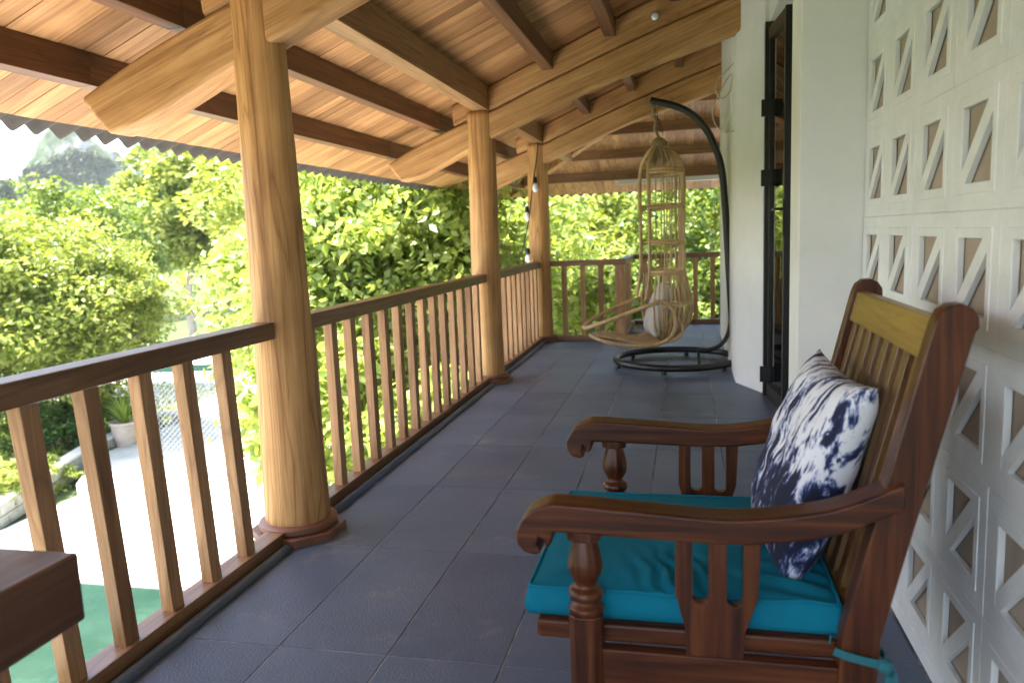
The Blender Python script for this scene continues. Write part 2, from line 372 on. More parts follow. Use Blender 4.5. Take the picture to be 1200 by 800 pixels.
# ------------------------------------------------------------------ columns
def column(y, rb, rt_, zt, lab, seed):
    x = -1.6; t = thing('wooden_column', (x, y, 0), lab, 'column', 'log columns of the veranda')
    prof = []
    n, m = 40, 48; b = MB(); vs, fs = [], []
    for i in range(m+1):
        z = .045+(zt-.045)*i/m; r = rb+(rt_-rb)*(i/m)**.85
        for k in range(n):
            a = 2*math.pi*k/n
            rr = r*(1+.035*noise.noise(Vector((math.cos(a)*1.3+seed, math.sin(a)*1.3, z*1.1)))+.010*noise.noise(Vector((math.cos(a)*4, math.sin(a)*4+seed, z*.5))))
            dx = .012*noise.noise(Vector((seed, 3, z*.7))); dy = .012*noise.noise(Vector((seed, 9, z*.7)))
            vs.append((x+dx+rr*math.cos(a), y+dy+rr*math.sin(a), z))
    for i in range(m):
        for k in range(n): fs.append((i*n+k, i*n+(k+1) % n, (i+1)*n+(k+1) % n, (i+1)*n+k))
    fs += [tuple(range(n-1, -1, -1)), tuple(m*n+k for k in range(n))]
    b.add(vs, fs).build('shaft', 'col', t, smooth=True)
    b = MB(); b.lathe([(rb+.018, .033), (rb+.028, .040), (rb+.028, .062), (rb+.016, .070)], (x, y, 0), 40); b.build('base_ring', 'basec', t, smooth=False, bevel=.003)
    b = MB(); b.prism([(x+(rb+.062)*math.cos(2*math.pi*(k+.5)/8), y+(rb+.062)*math.sin(2*math.pi*(k+.5)/8)) for k in range(8)], 'Z', -.002, .034)
    b.build('base_plate', 'basec', t, bevel=.004)
COLS = [(-.55, .13, .10), (2.82, .132, .094), (6.12, .122, .112), (8.5, .13, .112)]
LABC = ['round log column at the rear end of the railing, behind the armchair', 'thickest round log column nearest the brown table, between two railings',
        'middle round log column under the plate beam end with a knot in it', 'far round log column with the bulb string at the railing corner']
for (y, a, b), l, s in zip(COLS, LABC, (1.5, 4.2, 9.1, 14.7)): column(y, a, b, 2.24 if y < 3 else 2.175, l, s)

# ------------------------------------------------------------------ railings
RX = -1.62
bm_ = MB()
bal_mesh = None
def baluster(parent, x, y, zb, zt_, lean=0.0, along='Y'):
    b = MB(); wX, wY = .043, .056
    if along == 'X': wX, wY = .056, .043
    d = lean
    b.hexa([(x-wX/2, y-wY/2+d, zb), (x+wX/2, y-wY/2+d, zb), (x+wX/2, y+wY/2+d, zb), (x-wX/2, y+wY/2+d, zb)],
           [(x-wX/2, y-wY/2, zt_), (x+wX/2, y-wY/2, zt_), (x+wX/2, y+wY/2, zt_), (x-wX/2, y+wY/2, zt_)])
    b.build('baluster', 'bal', parent, bevel=.003)
def railing_y(y0, y1, ys, lab, lean=0.0, x=RX, grp='wooden railings round the veranda', top=.9):
    t = thing('railing', (x, (y0+y1)/2, 0), lab, 'railing', grp)
    MB().box((x-.045, y0, top-.066), (x+.045, y1, top)).build('top_rail', 'rail', t, bevel=.005)
    MB().box((x-.042, y0, .003), (x+.042, y1, .058)).build('bottom_rail', 'rail', t, bevel=.004)
    for y in ys: baluster(t, x, y+rnd.uniform(-.006, .006), .055, top-.063, lean+rnd.uniform(-.006, .006))
def railing_x(x0, x1, y, xs, lab, post=None):
    t = thing('railing', ((x0+x1)/2, y, 0), lab, 'railing', 'wooden railings round the veranda')
    MB().box((x0, y-.045, .838), (x1, y+.045, .9)).build('top_rail', 'rail_x', t, bevel=.005)
    MB().box((x0, y-.042, .003), (x1, y+.042, .055)).build('bottom_rail', 'rail_x', t, bevel=.004)
    for x in xs: baluster(t, x, y, .052, .84, 0, 'X')
    if post: MB().box((post-.05, y-.05, 0), (post+.05, y+.05, .838)).build('post', 'bal', t, bevel=.004)
railing_y(-.45, 2.735, [2.406-.213*k for k in range(14)], 'wooden railing beside the brown table, with slightly leaning balusters', .05)
railing_y(2.91, 6.03, [3.06+.2135*k for k in range(14)], 'long wooden railing between the thickest log column and the middle one')
railing_y(6.21, 8.41, [6.36+.213*k for k in range(10)], 'short wooden railing between the middle log column and the far one')
railing_x(-1.51, -.66, 8.56, [-1.34, -1.13, -.93], 'short cross railing from the far log column to the corner post', -.72)
railing_y(8.62, 9.98, [8.74+.2*k for k in range(6)], 'railing running away from the corner post to the end of the veranda', 0, -.70)
railing_x(-.66, 2.1, 10.03, [-.52+.21*k for k in range(12)], 'end railing behind the hanging egg chair')

# ------------------------------------------------------------------ roof
SL = .414
def Zd(x): return 2.27+SL*(x+1.754)
XE, YE = -2.97, 12.1
ZE = Zd(XE)
def Zf(y): return ZE+SL*(YE-y)
def hipy(x): return YE-(x-XE)       # plan line of the hip
def hipx(y): return XE+(YE-y)
roof = thing('veranda_roof', (-1.0, 5.0, Zd(-1.0)), 'timber roof with plank ceiling, curved beams and tiled eaves', 'roof')
XT = 3.2
cov = MB(); tk = .045
zt2 = .024; XC, YC = XE+.26, YE-.26; ZC = Zd(XC)
cov.hexa([(XC, -2.4, ZC+zt2), (XT, -2.4, Zd(XT)+zt2), (XT, hipy(XT), Zd(XT)+zt2), (XC, YC, ZC+zt2)],
         [(XC, -2.4, ZC+zt2+tk), (XT, -2.4, Zd(XT)+zt2+tk), (XT, hipy(XT), Zd(XT)+zt2+tk), (XC, YC, ZC+zt2+tk)])
XR = 9.37
cov.hexa([(XC, YC, ZC+zt2), (XT, hipy(XT), Zd(XT)+zt2), (XT+.001, hipy(XT), Zd(XT)+zt2), (XR-.26, YC, ZC+zt2)],
         [(XC, YC, ZC+zt2+tk), (XT, hipy(XT), Zd(XT)+zt2+tk), (XT+.001, hipy(XT), Zd(XT)+zt2+tk), (XR-.26, YC, ZC+zt2+tk)])
cov.hexa([(XT, -2.4, Zd(XT)+zt2), (XR-.26, -2.4, ZC+zt2), (XR-.26, YC, ZC+zt2), (XT, hipy(XT), Zd(XT)+zt2)],
         [(XT, -2.4, Zd(XT)+zt2+tk), (XR-.26, -2.4, ZC+zt2+tk), (XR-.26, YC, ZC+zt2+tk), (XT, hipy(XT), Zd(XT)+zt2+tk)])
cov.build('roof_covering', 'tilec', roof, fix=True)
# ceiling planks running up the slope (left side)
def plank_left(xa, xb, y0, y1):
    g = .0022; dz = rnd.uniform(-.003, .0)
    def cl(x, y): return (x, min(y, hipy(x)))
    if y0 >= hipy(xa)-.01: return
    # cut against the hip
    pts = [(xa, y0+g), (xb, y0+g), (xb, y1-g), (xa, y1-g)]
    if hipy(xb) < y1:
        xh0 = min(xb, hipx(y0+g)); xh1 = min(xb, hipx(y1-g))
        if xh0 <= xa: return
        pts = [(xa, y0+g), (xh0, y0+g), (max(xh1, xa+.001), y1-g), (xa, min(y1-g, hipy(xa)))]
    b = MB(); b.hexa([(x, y, Zd(x)+dz) for x, y in pts], [(x, y, Zd(x)+.0225) for x, y in pts]); b.build('plank', 'plank', roof)
y = -1.6; PW = .118
while y < YE:
    wd = PW*rnd.uniform(.88, 1.15); br = rnd.choice((-1.97, -1.57, -1.57, -1.03))
    plank_left(XE+.10, br-.001, y, min(y+wd, YE)); plank_left(br+.001, .64, y, min(y+wd, YE)); y += wd
MB().hexa([(XE+.2, -2.35, Zd(XE+.2)), (.64, -2.35, Zd(.64)), (.64, -1.604, Zd(.64)), (XE+.2, -1.604, Zd(XE+.2))],
          [(XE+.2, -2.35, Zd(XE+.2)+.022), (.64, -2.35, Zd(.64)+.022), (.64, -1.604, Zd(.64)+.022), (XE+.2, -1.604, Zd(XE+.2)+.022)]).build('plank', 'plank', roof)
# far (hip end) planks
x = XE+.09
while x < 3.0:
    wd = PW*rnd.uniform(.9, 1.12); x1 = x+wd; g = .0022; dz = rnd.uniform(-.003, 0)
    ya, yb = max(hipy(x+g), 7.5), max(hipy(x1-g), 7.5)
    b = MB(); pts = [(x+g, YE-.06), (x+g, min(ya, YE-.061)), (x1-g, min(yb, YE-.061)), (x1-g, YE-.06)]
    if ya < YE-.09:
        b.hexa([(p, q, Zf(q)+dz) for p, q in pts], [(p, q, Zf(q)+.0225) for p, q in pts]); b.build('plank', 'plank_y', roof)
    x = x1
# curved beams and rafters
LOW = [(-2.27, 1.665), (-2.1, 1.70), (-1.92, 1.775), (-1.7, 1.875), (-1.45, 1.985), (-1.06, 2.142), (-.66, 2.30), (-.27, 2.415), (.11, 2.52), (.42, 2.615)]
UPP = [(.42, 2.875), (.11, 2.772), (-.27, 2.645), (-.65, 2.506), (-1.06, 2.348), (-1.44, 2.195), (-1.73, 2.095), (-2.06, 1.97), (-2.385, 1.815)]
def beam(yc, th, dl=0.0, ylab=None):
    b = MB()
    lo = smooth_pts([(p[0], 0, p[1]) for p in LOW], 4); hi = smooth_pts([(p[0], 0, p[1]) for p in UPP], 4)
    b.prism([(p.x, p.z) for p in lo]+[(p.x, p.z) for p in hi], 'Y', yc-th/2, yc+th/2)
    b.build('curved_beam', 'beam', roof, bevel=.022)
    b = MB(); up2 = [(p.x, p.z+.006) for p in reversed(hi) if p.x > -1.82]
    b.prism(up2+[(.42, Zd(.42)-.004), (-1.82, Zd(-1.82)-.004)], 'Y', yc-th*.42, yc+th*.42)
    b.build('rafter', 'beam', roof, bevel=.022)
BY = [c[0] for c in COLS]
for yb in BY: beam(yb, .15)
# purlins, bay by bay
def purlin(x, y0, y1, wd, dp, mat, name='purlin'):
    zt_ = Zd(x)-.003
    b = MB(); b.hexa([(x-wd/2, y0, Zd(x)-dp), (x+wd/2, y0, Zd(x)-dp), (x+wd/2, y1, Zd(x)-dp), (x-wd/2, y1, Zd(x)-dp)],
                     [(x-wd/2, y0, Zd(x-wd/2)-.003), (x+wd/2, y0, Zd(x+wd/2)-.003), (x+wd/2, y1, Zd(x+wd/2)-.003), (x-wd/2, y1, Zd(x-wd/2)-.003)])
    b.build(name, mat, roof, bevel=.004)
bays = [(-2.2, BY[0]-.06)]+[(BY[i]+.06, BY[i+1]-.06) for i in range(3)]+[(BY[3]+.06, None)]
for xp in (-2.42, -1.97, -1.57, -1.03, -.55, -.06, .4):
    for a, b in bays:
        if b is None: b = hipy(xp)-.03
        if xp == -1.57: purlin(xp, a-.05, b+.05 if b < 8.6 else b, .12, .165, 'plate', 'wall_plate')
        elif xp > 0 : continue
        else:
            out = xp < -1.85
            purlin(xp, a-(.06 if out else 0), b+(.06 if out and b < 8.6 else 0)-(.001 if out else 0), .085, .118, 'purlin')
# hip rafter and purlins of the hip end
b = MB(); p0, p1 = Vector((XE+.35, YE-.35, Zd(XE+.35)-.075)), Vector((2.0, hipy(2.0), Zd(2.0)-.075)); b.bar(p0, p1, .1, .13); b.build('hip_rafter', 'beam', roof, bevel=.006)
for yp, mt in ((11.42, 'purlin_x'), (10.82, 'purlin_x'), (10.22, 'purlin_x'), (9.62, 'purlin_x'), (9.05, 'purlin_x')):
    xa = hipx(yp)+.06; b = MB()
    b.hexa([(xa, yp-.045, Zf(yp)-.115), (3.0, yp-.045, Zf(yp)-.115), (3.0, yp+.045, Zf(yp)-.115), (xa, yp+.045, Zf(yp)-.115)],
           [(xa, yp-.045, Zf(yp-.045)-.003), (3.0, yp-.045, Zf(yp-.045)-.003), (3.0, yp+.045, Zf(yp+.045)-.003), (xa, yp+.045, Zf(yp+.045)-.003)])
    b.build('purlin', mt, roof, bevel=.004)
# wavy clay tiles along the eaves
def tile_mesh(axis):
    pitch = .152; n = 12; L = .42; ov = .075; vs, fs = [], []
    for j, s in enumerate((-ov, L)):
        for th in (0, .012):
            for k in range(n+1):
                u = k/n; wv = .024*math.cos(2*math.pi*u)+.024
                z = wv+th+SL*s
                vs.append((s, (u-.5)*pitch, z) if axis == 'Y' else ((u-.5)*pitch, -s, z))
    m = n+1
    for k in range(n):
        fs += [(k, k+1, 2*m+k+1, 2*m+k), (m+k, 3*m+k, 3*m+k+1, m+k+1), (k, m+k, m+k+1, k+1), (2*m+k, 2*m+k+1, 3*m+k+1, 3*m+k)]
    fs += [(0, 2*m, 3*m, m), (n, m+n, 3*m+n, 2*m+n)]
    return MB().add(vs, fs)
tA = None; y = -1.5
while y < YE+.05:
    z = ZE+.028+rnd.uniform(-.002, .004)
    if tA is None:
        tA = tile_mesh('Y').build('roof_tile', 'tilec', None, smooth=False); tA.location = (XE, y, z); attach(tA, roof)
    else: dup(tA, (XE+rnd.uniform(-.012, .012), y, z), roof)
    y += .152
tB = None; x = XE
while x < 3.2:
    z = ZE+.028+rnd.uniform(-.002, .004)
    if tB is None:
        tB = tile_mesh('X').build('roof_tile', 'tilec', None, smooth=False); tB.location = (x, YE, z); attach(tB, roof)
    else: dup(tB, (x, YE+rnd.uniform(-.012, .012), z), roof)
    x += .152

# ------------------------------------------------------------------ house walls, door
house = thing('house', (2.0, 3.0, -3.0), 'white painted house wall with pier and dark glass door', 'house')
BX_ = .622
# rounded pier beside the door and wall behind it
pier = [(.365, 8.92), (.365, 6.13), (.372, 6.10), (.52, 5.75), (.535, 5.735)]
pier += [(1.9, 5.735), (1.9, 8.92)]
def wall_prism(poly, name='wall', mat='white', zlo=-.002, bev=.006):
    n = len(poly); vs = [(x, y, zlo) for x, y in poly]+[(x, y, Zd(x)-.004 if y < hipy(x) else Zf(y)-.004) for x, y in poly]
    return MB().add(vs, [tuple(range(n-1, -1, -1)), tuple(range(n, 2*n))]+[(i, (i+1) % n, n+(i+1) % n, n+i) for i in range(n)]).build(name, mat, house, bevel=bev)
wall_prism(pier)
wall_prism([(.402, 3.012), (1.9, 3.012), (1.9, 3.25), (.402, 3.25)])
# capital on the side wall, where the far beam enters
MB().box((.352, 6.5, 2.12), (.372, 8.0, 2.52)).build('wall_band', 'white', house, bevel=.004)
wall_prism([(BX_+.0145, -2.2), (.80, -2.2), (.80, 3.008), (BX_+.0145, 3.008)], 'rear_plaster', 'beige')
MB().box((.70, 3.26, -.0), (.705, 5.71, 2.9)).build('inner_lining', 'white', house)
MB().box((.645, 5.16, -.0), (.699, 5.715, 2.545)).build('door_reveal', 'white', house)
MB().box((-1.35, -2.15, -3.02), (8.5, 9.5, -.26)).build('lower_storey', 'white', house, bevel=.01)
MB().box((1.9, -2.2, -.25), (8.5, 9.2, 2.5)).build('inner_block', 'white', house)
# lintel above the door
MB().hexa([(.56, 3.25, 2.55), (.72, 3.25, 2.55), (.72, 5.75, 2.55), (.56, 5.75, 2.55)],
          [(.56, 3.25, Zd(.56)-.005), (.72, 3.25, Zd(.72)-.005), (.72, 5.75, Zd(.72)-.005), (.56, 5.75, Zd(.56)-.005)]).build('lintel', 'white', house)
# door leaf at a slight angle and the fixed leaf beside it
door = MB().bar((.556, 5.66, 0.0), (.556, 5.66, 2.55), .06, .06, (1, 0, 0)).build('door', 'frame', house, bevel=.003)
pa, pb = Vector((.566, 5.60, 0)), Vector((.618, 5.09, 0)); dv = (pb-pa).normalized(); nv = Vector((dv.y, -dv.x, 0))
d = MB(); d.bar(pb, pb+Vector((0, 0, 2.5)), .058, .05, (0, 1, 0)); d.build('door_stile', 'frame', door, bevel=.003)
d = MB(); d.bar(pa+Vector((0, 0, .0)), pa+Vector((0, 0, 2.5)), .03, .05, (0, 1, 0)); d.build('door_stile', 'frame', door, bevel=.003)
d = MB(); d.bar(pa+Vector((0, 0, .05)), pb+Vector((0, 0, .05)), .045, .10); d.build('door_rail', 'frame', door, bevel=.003)
d = MB(); d.bar(pa+Vector((0, 0, 2.46)), pb+Vector((0, 0, 2.46)), .045, .08); d.build('door_rail', 'frame', door, bevel=.003)
d = MB(); d.bar(pa+Vector((0, 0, .08)), pa+Vector((0, 0, 2.44)), .006, .006)
gq = [pa+nv*.003, pb+nv*.003, pb-nv*.003, pa-nv*.003]
MB().hexa([p+Vector((0, 0, .09)) for p in gq], [p+Vector((0, 0, 2.44)) for p in gq]).build('glass_pane', 'glass', door)
for z in (.17, 1.52, 1.98):
    h = MB(); c = pa+Vector((-.034, -.03, z)); h.box((c.x-.035, c.y-.012, z-.055), (c.x-.004, c.y+.006, z+.055)); h.box((c.x+.004, c.y-.012, z-.055), (c.x+.038, c.y+.006, z+.055))
    h.tube([(c.x, c.y-.006, z-.058), (c.x, c.y-.006, z+.058)], .008, 8); h.build('hinge', 'hinge', door, bevel=.002)
h = MB(); hp = pb+Vector((-.03, -.01, 1.30)); h.tube([hp, hp+Vector((-.045, -.01, 0)), hp+Vector((-.05, .03, 0)), hp+Vector((-.052, .13, -.003))], .009, 8)
h.box((hp.x-.004, hp.y-.018, 1.13), (hp.x+.004, hp.y+.018, 1.36)); h.build('handle', 'black', door, smooth=False)
leaf = MB().box((.628, 3.25, 0), (.688, 3.30, 2.5)).box((.628, 3.25, 0), (.688, 5.06, .09)).box((.628, 3.25, 2.42), (.688, 5.06, 2.5)).build('fixed_leaf_frame', 'frame', house, bevel=.003)
MB().box((.650, 3.28, .08), (.656, 5.075, 2.44)).build('glass_pane', 'glass', leaf)

# ------------------------------------------------------------------ breeze block wall
BPY, BPZ, BX = .3135, .2915, .622
bw = thing('breeze_block_wall', (BX, 1.5, 0), 'white painted breeze block wall with diagonal bars behind the armchair', 'wall')
def block_mesh():
    b = MB(); D = .012; w2, h2 = BPY/2-.0002, BPZ/2-.0002; o1, o2 = .090, .085
    # front/back ring around the opening, with chamfered lip; local: y width, z height, x depth (0 front, D back)
    def ring(hy, hz, x): return [(x, -hy, -hz), (x, hy, -hz), (x, hy, hz), (x, -hy, hz)]
    L = [ring(w2, h2, D), ring(w2, h2, .0012), ring(w2-.0015, h2-.0015, 0), ring(o1+.024, o2+.024, 0), ring(o1+.0225, o2+.0225, -.002), ring(o1+.0015, o2+.0015, -.002), ring(o1, o2, -.0005), ring(o1, o2, D)]
    vs = [p for r in L for p in r]; fs = []
    for i in range(len(L)-1):
        for k in range(4): fs.append((i*4+k, i*4+(k+1) % 4, (i+1)*4+(k+1) % 4, (i+1)*4+k))
    for k in range(4): fs.append((28+k, 28+(k+1) % 4, (k+1) % 4, k))
    b.add(vs, fs)
    # diagonal bar: far/low to near/high (near = -y)
    t = .024; e = .004
    poly = [(o1+e, -o2-e), (o1+e, -o2+t), (-o1+t, o2+e), (-o1-e, o2+e), (-o1-e, o2-t), (o1-t, -o2-e)]
    b.prism(poly, 'X', -.0015, D-.001)
    return b
blk = None
for i in range(0, 15):
    for j in range(-3, 6):
        y = 3.006-BPY/2-i*BPY; z = 1.07+j*BPZ
        loc = (BX+rnd.uniform(-.0012, .0012), y, z)
        if blk is None:
            blk = block_mesh().build('block', 'block', None); blk.location = loc; attach(blk, bw)
        else: dup(blk, loc, bw)
zt_ = 1.07+5*BPZ+BPZ/2; zb_ = 1.07-3*BPZ-BPZ/2; ye_ = 3.006-15*BPY
MB().hexa([(BX, ye_, zt_), (BX+.0142, ye_, zt_), (BX+.0142, 3.006, zt_), (BX, 3.006, zt_)],
          [(BX, ye_, Zd(BX)-.004), (BX+.0142, ye_, Zd(BX+.016)-.004), (BX+.0142, 3.006, Zd(BX+.016)-.004), (BX, 3.006, Zd(BX)-.004)]).build('top_course', 'block', bw)
MB().box((BX-.003, ye_, -.002), (BX+.0142, 3.006, zb_)).build('base_course', 'block', bw, bevel=.003)

# ------------------------------------------------------------------ armchair
YN, YF = 1.495, 2.18
ch = thing('armchair', (.05, 1.84, 0), 'dark varnished wooden armchair with slatted back and scrolled arms', 'armchair')
ARM_T = [(-.345, .600), (-.325, .637), (-.285, .659), (-.246, .663), (-.076, .653), (.085, .646), (.224, .664), (.298, .687), (.385, .728)]
ARM_B = [(.385, .678), (.299, .635), (.24, .615), (.101, .596), (-.077, .598), (-.21, .602), (-.268, .603)]
SCROLL = [(-.272, .578), (-.284, .566), (-.286, .585), (-.296, .592), (-.300, .575), (-.292, .560), (-.305, .553), (-.328, .558), (-.343, .575)]
for yc in (YN, YF):
    b = MB(); t_ = [(p.x, p.z) for p in smooth_pts([(x, 0, z) for x, z in ARM_T], 4)]
    q_ = [(p.x, p.z) for p in smooth_pts([(x, 0, z) for x, z in ARM_B], 4)]
    b.prism(t_+q_+SCROLL, 'Y', yc-.036, yc+.036); b.build('arm', 'chair', ch, bevel=.006)
# turned front legs
LEGP = [(.033, 0), (.034, .30), (.034, .385), (.034, .415), (.030, .420), (.036, .428), (.037, .436), (.027, .446), (.025, .450), (.034, .456), (.037, .465), (.034, .474), (.023, .480), (.021, .486),
        (.029, .500), (.035, .515), (.036, .530), (.031, .555), (.024, .580), (.020, .592), (.019, .5935), (.030, .597), (.034, .602)]
for yc in (YN, YF):
    b = MB(); x = -.208
    b.prism([(x+s*.034, yc+t*.034) for s, t in ((-1, -.6), (-.6, -1), (.6, -1), (1, -.6), (1, .6), (.6, 1), (-.6, 1), (-1, .6))], 'Z', 0, .424)
    lg = b.build('leg', 'chair_z', ch, bevel=.004)
    b = MB(); n = 48; vs, fs = [], []; pr = LEGP[4:]
    fine = []
    for i in range(len(pr)-1):
        for k in range(3): fine.append((pr[i][0]+(pr[i+1][0]-pr[i][0])*k/3, pr[i][1]+(pr[i+1][1]-pr[i][1])*k/3))
    fine.append(pr[-1])
    for r, z in fine:
        for k in range(n):
            a = 2*math.pi*k/n; fl = 1-.06*max(0, math.cos(a*12))*(1 if .49 < z < .575 else 0)
            vs.append((x+r*fl*math.cos(a), yc+r*fl*math.sin(a), z))
    for i in range(len(fine)-1):
        for k in range(n): fs.append((i*n+k, i*n+(k+1) % n, (i+1)*n+(k+1) % n, (i+1)*n+k))
    fs += [tuple(range(n-1, -1, -1)), tuple((len(fine)-1)*n+k for k in range(n))]
    b.add(vs, fs); b.build('turning', 'chair_z', lg, smooth=True)
    # square cap under the arm
    MB().prism([(x+s*.034, yc+t*.034) for s, t in ((-1, -.5), (-.5, -1), (.5, -1), (1, -.5), (1, .5), (.5, 1), (-.5, 1), (-1, .5))], 'Z', .583, .604).build('cap', 'chair_z', lg, bevel=.003)
# pierced side panels
def arc(cx, cz, r, n=8): return [(cx+r*math.cos(math.pi+math.pi*k/n), cz+r*math.sin(math.pi+math.pi*k/n)) for k in range(n+1)]
for yc in (YN, YF):
    poly = [(-.025, .612), (-.027, .480), (-.008, .405), (-.006, .340), (.104, .340), (.108, .405), (.132, .478), (.138, .612)]
    s1, s2 = arc(.0885, .474, .0155), arc(.0225, .476, .0155)
    poly += [(.104, .612)]+list(reversed(s1))+[(.073, .612), (.038, .612)]+list(reversed(s2))+[(.007, .612)]
    MB().prism(poly, 'Y', yc-.012, yc+.012).build('side_panel', 'chair_z', ch, bevel=.002)
# back posts with rounded tops; rear legs in one
def post_x(z): return .318+.2395*(z-.425) if z > .42 else .318-.06*(.42-z)
for yc in (YN, YF):
    fr = [(post_x(z)-.034, z) for z in (0, .2, .42, .6, .8, 1.0)]; bk = [(post_x(z)+.036, z) for z in (1.0, .8, .6, .42, .2, 0)]
    top = [(post_x(1.03)+.036*math.cos(a), 1.015+.038*math.sin(a)) for a in (R(170), R(140), R(110), R(80), R(50), R(20), R(-10))]
    MB().prism(fr+top+bk, 'Y', yc-.022, yc+.022).build('back_post', 'chair_z', ch, bevel=.004)
# back rails and slats
def slant_box(z0, z1, y0, y1, th, off=0): 
    return MB().hexa([(post_x(z0)-th+off, y0, z0), (post_x(z0)+th+off, y0, z0), (post_x(z0)+th+off, y1, z0), (post_x(z0)-th+off, y1, z0)],
                     [(post_x(z1)-th+off, y0, z1), (post_x(z1)+th+off, y0, z1), (post_x(z1)+th+off, y1, z1), (post_x(z1)-th+off, y1, z1)])
slant_box(.945, 1.022, YN+.02, YF-.02, .014, -.012).build('back_rail', 'rail_sheen', ch, bevel=.004)
slant_box(.392, .452, YN+.02, YF-.02, .014, -.012).build('back_rail', 'slat', ch, bevel=.004)
ns = 8
for k in range(ns):
    yc = YN+.022+(YF-YN-.044)*(k+.5)/ns
    slant_box(.445, .95, yc-.021, yc+.021, .007, -.012).build('slat', 'slat', ch, bevel=.002)
# seat frame
MB().box((-.205, YN-.016, .272), (.30, YN+.016, .350)).build('seat_rail', 'chair', ch, bevel=.004)
MB().box((-.205, YF-.016, .272), (.30, YF+.016, .350)).build('seat_rail', 'chair', ch, bevel=.004)
MB().box((-.218, YN+.02, .272), (-.186, YF-.02, .350)).build('seat_rail', 'chair_z', ch, bevel=.004)
MB().box((.30, YN+.02, .272), (.33, YF-.02, .350)).build('seat_rail', 'chair_z', ch, bevel=.004)
MB().box((-.318, YN+.014, .349), (.285, YF-.014, .390)).build('seat_board', 'chair', ch, bevel=.008)

# seat cushion
def pillow_mesh(sx, sy, th, nx=44, ny=44, flat=.55, wr=.0, seed=0, pinch=.06):
    """a soft square: two skins meeting in a seam; local x, y plane, thickness z"""
    vs, fs = [], []; idx = {}
    for side in (1, -1):
        for i in range(nx+1):
            for j in range(ny+1):
                u, v = 2*i/nx-1, 2*j/ny-1
                h = ((1-abs(u)**(2/flat))*(1-abs(v)**(2/flat)))**.5 if (abs(u) < 1 and abs(v) < 1) else 0
                px = u*sx/2*(1-pinch*(1-v*v)*abs(u)**3); py = v*sy/2*(1-pinch*(1-u*u)*abs(v)**3)
                z = side*th/2*h
                q = Vector((px*9+seed, py*9, side*3)); z += wr*h*noise.noise(q)+wr*.5*h*noise.noise(q*2.7)
                key = (i, j) if (i in (0, nx) or j in (0, ny)) else (i, j, side)
                if key not in idx: idx[key] = len(vs); vs.append((px, py, z))
        for i in range(nx):
            for j in range(ny):
                g = lambda a, b: idx[(a, b)] if (a in (0, nx) or b in (0, ny)) else idx[(a, b, side)]
                f = (g(i, j), g(i+1, j), g(i+1, j+1), g(i, j+1)); fs.append(f if side == 1 else f[::-1])
    return MB().add(vs, fs)
cu = MB(); vs, fs = [], []
nx, ny = 60, 66; cx0, cx1, cy0, cy1, zb, zt_ = -.335, .292, 1.532, 2.142, .3895, .452
# boxed cushion: top sheet with gentle wrinkles, side band, bottom
def ctop(u, v):
    e = min(u, 1-u, v, 1-v); dome = .016*min(1, e*5)**.6
    x, y = cx0+(cx1-cx0)*u, cy0+(cy1-cy0)*v
    wrk = .0045*noise.noise(Vector((x*5, y*5, 0)))*min(1, e*10)
    pk = math.exp(-((x+.02)**2/.010+(y-1.62)**2/.012))
    wrk += pk*.006*math.sin((x*1.0+.35*y)*150+4*noise.noise(Vector((x*12, y*12, 3))))
    pk2 = math.exp(-((x-.22)**2/.006+(y-1.60)**2/.02)); wrk += pk2*.006*math.sin(y*95+x*30)
    return x, y, zt_+dome+wrk
for i in range(nx+1):
    for j in range(ny+1): vs.append(ctop(i/nx, j/ny))
for i in range(nx):
    for j in range(ny): a = i*(ny+1)+j; fs.append((a, a+ny+1, a+ny+2, a+1))
rim = [i*(ny+1) for i in range(nx+1)]+[nx*(ny+1)+j for j in range(1, ny+1)]+[i*(ny+1)+ny for i in range(nx-1, -1, -1)]+[j for j in range(ny-1, 0, -1)]
prev = rim; cxm, cym = (cx0+cx1)/2, (cy0+cy1)/2
for fr, bul in ((.06, .004), (.25, .008), (.5, .010), (.75, .008), (.95, .004), (1.0, -.004)):
    cur = []
    for a in rim:
        x, y, z = vs[a]; ex = (x-cxm)/((cx1-cx0)/2); ey = (y-cym)/((cy1-cy0)/2)
        nx_, ny_ = (1 if ex > .99 else -1 if ex < -.99 else 0), (1 if ey > .99 else -1 if ey < -.99 else 0)
        bb = bul*(1+.5*noise.noise(Vector((x*9, y*9, fr*3))))
        cur.append(len(vs)); vs.append((x+nx_*bb, y+ny_*bb, zt_+(zb-zt_)*fr))
    for k in range(len(rim)): fs.append((prev[k], prev[(k+1) % len(rim)], cur[(k+1) % len(rim)], cur[k]))
    prev = cur
fs.append(tuple(prev))
cush = cu.add(vs, fs).build('seat_cushion', 'turq', None, smooth=True)
rp = [vs[a] for a in rim]; MB().tube([(x, y, z+.001) for x, y, z in rp[::2]], .0042, 6, True).build('piping', 'turq', cush, smooth=True)
tag(cush, 'turquoise canvas seat cushion tied to the wooden armchair', 'cushion')
